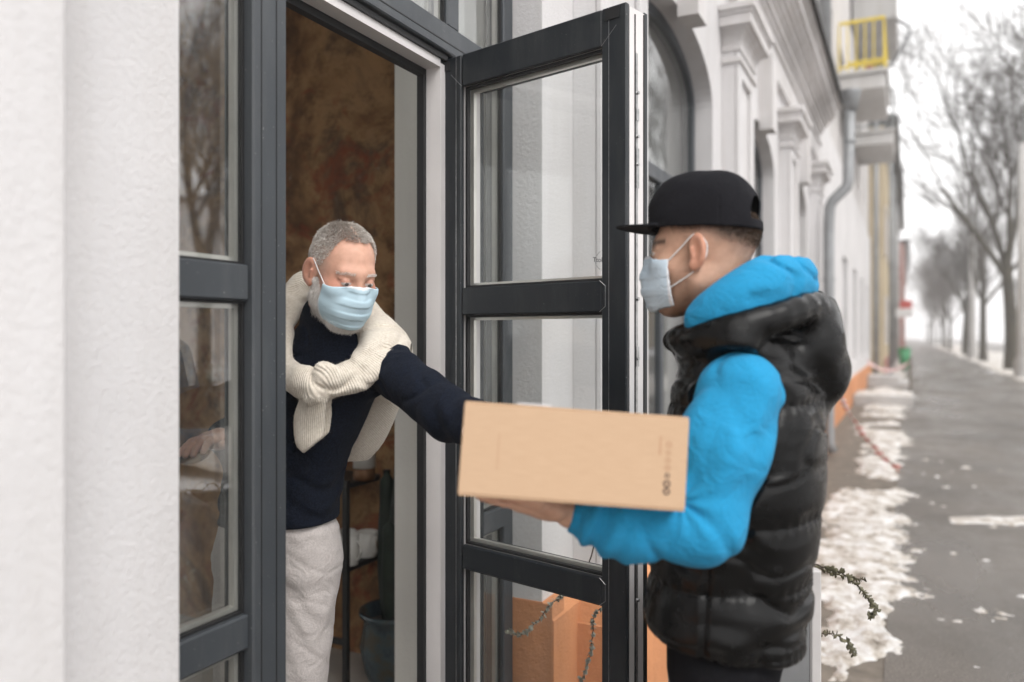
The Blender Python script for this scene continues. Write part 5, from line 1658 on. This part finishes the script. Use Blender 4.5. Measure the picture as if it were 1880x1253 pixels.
# puffer vest with stitched rows and a hanging hood
SEAMS = np.array([.945, 1.062, 1.186, 1.40])
COLL = [PXL(1243, 612, 1.56), PXL(1290, 606, 1.475), PXL(1350, 592, 1.44), PXL(1430, 570, 1.445), PXL(1488, 552, 1.52), PXL(1503, 552, 1.62), PXL(1470, 548, 1.74), PXL(1380, 570, 1.79), PXL(1270, 605, 1.74), PXL(1235, 615, 1.65)]
def vest(p):
    dz = np.min(np.abs(p[:, 2:3]-SEAMS[None]-.02*(p[:, 0:1]-.45)), axis=1)
    puff = .010*np.clip(dz/.035, 0, 1)**.4+.0016*np.sin(np.arctan2(p[:, 1]-1.6, p[:, 0]-.44)*46)*np.exp(-(dz/.014)**2)
    n1_ = fb3(p*A3(3.4, 3.4, 9), 51, 2); n2_ = fb3(p*A3(6, 6, 13)+p[:, 2:3]*A3(2, 0, 0), 57, 2)
    wr = .012*n1_+.011*np.exp(-(n1_/.045)**2)+.006*np.exp(-(n2_/.035)**2)-.004
    sec = []
    for c, a, b in Csec: sec.append((c+(A3(0, 0, .012) if c[2] > 1.4 else 0), a+.020, b+.024))
    sec[0] = (A3(.425, 1.605, .80), .180, .140); sec[1] = (A3(.428, 1.605, .93), .193, .150); sec[2] = (A3(.440, 1.602, 1.06), .186, .146)
    d = stack(p, sec, KU)-puff+wr
    d = smin(d, cap(p, A3(.415, 1.53, 1.495), A3(.407, 1.43, 1.505), .038, .032), .03)
    # collar ring and hood
    cl = tubes(p-A3(0, 0, -.012), COLL, [.022, .025, .027, .027, .027, .027, .028, .028, .026, .022], 3, .015)+.010*fb3(p*13, 55, 2)
    d = smin(d, cl, .03)
    hd = ell(p, PXL(1468, 645, 1.62), (.083, .135, .098))
    hd = smin(hd, ell(p, PXL(1490, 690, 1.63), (.058, .11, .066)), .03)
    hd = hd+.0035*np.sin((p[:, 2]*1.2-p[:, 0]*.9)*42+12*fb3(p*6, 53, 2))+.014*fb3(p*9, 54, 2)
    d = smin(d, hd, .045)
    # hollow for neck and the blue hood
    hol = tubes(p, HOOD, [.026, .034, .040, .044, .042, .036, .028], 3, .02)
    d = smax(d, -smin(hol, ell(p, PXL(1400, 540, 1.60), (.10, .10, .075)), .03), .012)
    d = smax(d, -ell(p, PXL(1478, 528, 1.61), (.050, .075, .040)), .012)
    # armholes
    for s_, e_, sgn in ((csL, ceL, 1), (csR, ceR, -1)):
        out = KL*sgn
        ah = cap(p, s_+out*.025+A3(0, 0, -.025), s_+out*.02+(e_-s_)*.62+A3(.01, 0, 0), .084, .080)
        ah = smin(ah, cap(p, s_+out*.035+A3(0, 0, -.022), s_+out*.12+A3(0, 0, -.03), .080, .085), .02)
        d = smax(d, -ah, .016)
        d = smin(d, np.maximum(np.abs(ah-.004)-.007, np.abs(stack(p, [(c, a+.004, b+.012) for c, a, b in Csec], KU))-.012), .010) if sgn == 1 else d
    # centre front zip and side seam
    front = (p-A3(.44, 1.6, 0))@KF
    lat = (p-A3(.44, 1.6, 0))@KL
    d = d+.006*np.exp(-(lat/.006)**2)*(front > .05)
    d = d+.006*np.exp(-((front-.03+.05*(p[:, 2]-1))/.0045)**2)*(lat > .08)*(p[:, 2] < 1.13)
    hem = .932-.12*(p[:, 0]-.43)
    return smax(d, hem-p[:, 2], .022)
VQ = sdf_mesh(vest, (.20, 1.30, .80), (.72, 1.94, 1.66), .0040)
vo = sdf_object('vest', VQ, M['puffer'], cou, CB)
# black jeans
def cj(p):
    d = stack(p, [(c, a-.012, b-.008) for c, a, b in Csec[:3]], KU)
    for h_, k_, a_, f_ in cou_legs: d = smin(d, poly(p, [h_, k_, a_], [.096, .070, .060], .03), .03)
    d = d+.006*fb3(p*A3(9, 9, 24), 61, 3)
    d = smax(d, p[:, 2]-1.06, .01)
    return smax(d, .07-p[:, 2], .01)
sdf_object('jeans', sdf_mesh(cj, (.2, 1.3, .05), (.72, 1.92, 1.08), .006), M['black_jeans'], cou, CB)
for h_, k_, a_, f_ in cou_legs:
    sdf_object('shoe', sdf_mesh(lambda p: shoe(p, a_-A3(0, 0, .03), f_), a_-.28, a_+.15, .006), M['shoe'], cou, CB)
# rivet on the jeans pocket
rp = PXL(1344, 1232, 1.472)-CB
MB().lathe([(.001, .004), (.004, .003), (.0055, 0)], (0, 0, 0), 12).build('rivet', M['spacer'], cou, True, loc=tuple(rp)).rotation_euler = (math.radians(90), 0, 0)
# mask
sdf_object('face_mask', sdf_mesh(lambda p: mask_sdf(to_local(p, kc, KR)), kc-.16, kc+.16, .0024), M['mask'], cou, CB,
           lambda P: (lambda q: np.where((((q[:, 2] > -.004) & (q[:, 1] > .08)) | (q[:, 1] < .0485))[:, None], A3(.74, .76, .80), A3(.53, .64, .73)))(to_local(P, kc, KR)))
ear_loops(cou, kc, KR, CB, 1, (.0665, .048, -.016), (.060, .052, -.070)); ear_loops(cou, kc, KR, CB, -1, (-.0665, .048, -.016), (-.060, .052, -.070))
# short hair at the nape
V, Q = parts[0]; Nn = mesh_normals(V, Q); q = to_local(V, kc, KR); x = np.abs(q[:, 0])
fd = np.interp(q[:, 1], [-.12, -.07, -.03, .0, .03], [.0, .012, .035, .032, .038])
sel = np.nonzero((q[:, 2] > fd) & (q[:, 2] < .075) & (q[:, 1] < .03) & (x < .0785))[0]
pick = r_.choice(sel, 7000)
dv = Nn[pick]*.6+np.tile(A3(0, -.3, -.5)@KR.T, (len(pick), 1))
P_, T_ = hair_strands('hair', V[pick], Nn[pick], dv, np.clip((q[pick, 2:3]-fd[pick][:, None])*.18+.003, .003, .010), None, None, CB, 8, .0006)
me = mesh_np('hair', P_, T_); link_mesh('hair', me, M['brown_hair'], cou, True)
# cap
CZ = .046
def capz(p):
    q = to_local(p, kc, KR)
    q[:, 2] -= .06*q[:, 1]
    a = q-A3(0, -.008, CZ)
    n_ = 2.7
    rad = (np.abs(a[:, 0]/.0865)**2.2+np.abs(a[:, 1]/.1085)**2.2)**(1/2.2)
    zz = np.maximum(a[:, 2]-.004*0, 0)/.113
    k0 = (rad**n_+zz**n_)**(1/n_)
    d = (k0-1)*.09
    an = np.arctan2(a[:, 0], a[:, 1])
    d = d+.0012*np.exp(-(np.sin(an*3)/.05)**2)*np.clip((1.2-zz), 0, 1)+.011*fb3(q*A3(14, 14, 18), 71, 2)+.0016*np.sin(an*4+q[:, 2]*60)*np.clip(zz*1.5, 0, 1)*np.clip(1.3-zz, 0, 1)
    d = np.abs(d)-.0022
    d = smax(d, -a[:, 2]+.0, .003)
    # arch at the back, above the strap
    hole = ell(q, (0, -.112, CZ+.026), (.044, .055, .040))
    hole = smax(hole, (CZ+.020)-q[:, 2], .003)
    d = smax(d, -hole, .004)
    # flat peak
    b = q-A3(0, .085, CZ+.010)
    drop = b[:, 2]+.9*b[:, 0]**2+.02*np.maximum(b[:, 1], 0)
    e = (np.hypot(b[:, 0]/.082, np.maximum(b[:, 1], 0)/.088)-1)*.08
    pk = smax(smax(e, np.abs(drop)-.0022, .002), -.02-b[:, 1], .002)
    pk = np.where(b[:, 1] < -.02, np.maximum(pk, .01), pk)
    inner = (((q[:, 0]/.082)**2+((q[:, 1]+.008)/.104)**2)**.5-1)*.08
    pk = smax(pk, -inner, .002)
    d = smin(d, pk, .004)
    return smin(d, ell(q, (0, -.008, CZ+.113), (.007, .007, .0035)), .002)
sdf_object('cap', sdf_mesh(capz, kc-A3(.22, .2, .1), kc+A3(.18, .2, .2), .0026), M['capcloth'], cou, CB)

# ============ the carton they hand over
def make_card():
    m = N('corrugated_card')
    fib = m.noise(30, 5, .6, m.mapping((1, 1, 14)))
    m.base(m.ramp(fib, [(.25, (.50, .345, .225, 1)), (.75, (.555, .39, .26, 1))])); m.set(Roughness=.85, Specular_IOR_Level=.15)
    w = m.n('ShaderNodeTexWave', i_Scale=38.0, bands_direction='X'); m.l(m.tc.outputs['Object'], w.inputs['Vector'])
    m.bump(w.outputs['Fac'], .03, .001); return m.mat
M['card'] = make_card()
M['print'] = simple('brown_print', (.10, .065, .05), .8)
M['print_faint'] = simple('faint_print', (.44, .27, .165), .8)
tl, trr, br_, bl_ = PXL(850, 740, 1.275), PXL(1265, 770, 1.275), PXL(1258, 937, 1.275), PXL(843, 905, 1.275)
cen = (tl+trr+br_+bl_)/4
BW, BH, BD = np.linalg.norm(trr-tl), np.linalg.norm(bl_-tl), .235
cwv = A3(CAM[0], CAM[1], 0)+np.array([[math.cos(YAW), -math.sin(YAW), 0], [math.sin(YAW), math.cos(YAW), 0], [0, 0, 1]])@cen
carton = empty('cardboard_box', tuple(cwv))
rollv = math.atan2(trr[2]-tl[2], trr[0]-tl[0])
carton.rotation_mode = 'QUATERNION'
carton.rotation_quaternion = (Matrix.Rotation(YAW, 3, 'Z') @ Matrix.Rotation(-rollv, 3, 'Y') @ Matrix.Rotation(math.radians(-5.4), 3, 'X')).to_quaternion()
tag(carton, 'brown cardboard carton held out between the two people', 'box')
# walls are separate boards; x right, y back, z up, origin in the middle of the near face
x2, z2 = BW/2, BH/2
bx = MB()
bx.bbox(-x2, x2, 0, .004, -z2, z2, .0016); bx.bbox(-x2, x2, BD-.004, BD, -z2, z2, .0016)
bx.bbox(-x2, -x2+.004, .0042, BD-.0042, -z2, z2-.0004, .001); bx.bbox(x2-.004, x2, .0042, BD-.0042, -z2, z2-.0004, .001)
bx.bbox(-x2+.0005, x2-.0005, .0005, BD-.0005, -z2-.003, -z2-.0002, .001)
bx.build('carton_walls', M['card'], carton)
for (ya_, yb_, nm) in ((.0006, BD/2-.0012, 'flap'), (BD/2+.0012, BD-.0006, 'flap')):
    MB().bbox(-x2+.0005, x2-.0005, ya_, yb_, z2+.0002, z2+.0034, .0012).build(nm, M['card'], carton)
MB().box(-x2-.0002, x2+.0002, BD/2-.024, BD/2+.024, z2+.0036, z2+.0042).build('packing_tape', M['card'], carton)
MB().bbox(-x2+.085, -x2+.14, .01, .085, z2+.0045, z2+.0065, .0005).build('paper_label', M['white_sign'], carton)
# printed marks by the right edge and a faint crease near the left
for i, (dz, r, sq_) in enumerate(((.029, .0052, 0), (.016, .005, 1), (.004, .0045, 0), (-.008, .0048, 0), (-.020, .005, 1), (-.033, .006, 0), (-.045, .0058, 0))):
    g = MB(); n = 16 if not sq_ else 4
    for k in range(n):
        t0, t1 = (2*math.pi*(k+(.5 if sq_ else 0))/n, 2*math.pi*(k+1+(.5 if sq_ else 0))/n); ri = r*.5
        g.face([(r*math.cos(t0), -.0004, r*math.sin(t0)), (r*math.cos(t1), -.0004, r*math.sin(t1)), (ri*math.cos(t1), -.0004, ri*math.sin(t1)), (ri*math.cos(t0), -.0004, ri*math.sin(t0))])
    g.build('printed_mark', M['print'] if i > 3 else M['print_faint'], carton, loc=(x2-.031+.006*(i % 2 == 5), 0, dz))
MB().box(x2-.046, x2-.043, -.0005, -.0002, .012, .042).build('printed_mark', M['print_faint'], carton)
MB().box(-x2+.0590, -x2+.0602, -.0005, -.0002, -.03, .028).build('printed_mark', M['print_faint'], carton)
# ------------------------------------------------------------------ the air
hz = MB(); hz.box(-400, 460, -320, 700, -1.2, 16.5)
hm = bpy.data.materials.new('winter_mist'); hm.use_nodes = True
t = hm.node_tree
for n_ in list(t.nodes):
    if n_.type != 'OUTPUT_MATERIAL': t.nodes.remove(n_)
pv = t.nodes.new('ShaderNodeVolumePrincipled')
pv.inputs['Color'].default_value = (0.94, 0.94, 0.95, 1)
pv.inputs['Density'].default_value = 0.0028
pv.inputs['Anisotropy'].default_value = 0.2
t.links.new(pv.outputs[0], [n_ for n_ in t.nodes if n_.type == 'OUTPUT_MATERIAL'][0].inputs['Volume'])
ho = hz.build('haze', hm)
tag(ho, 'thin pale winter mist filling the street', 'mist', kind='stuff')
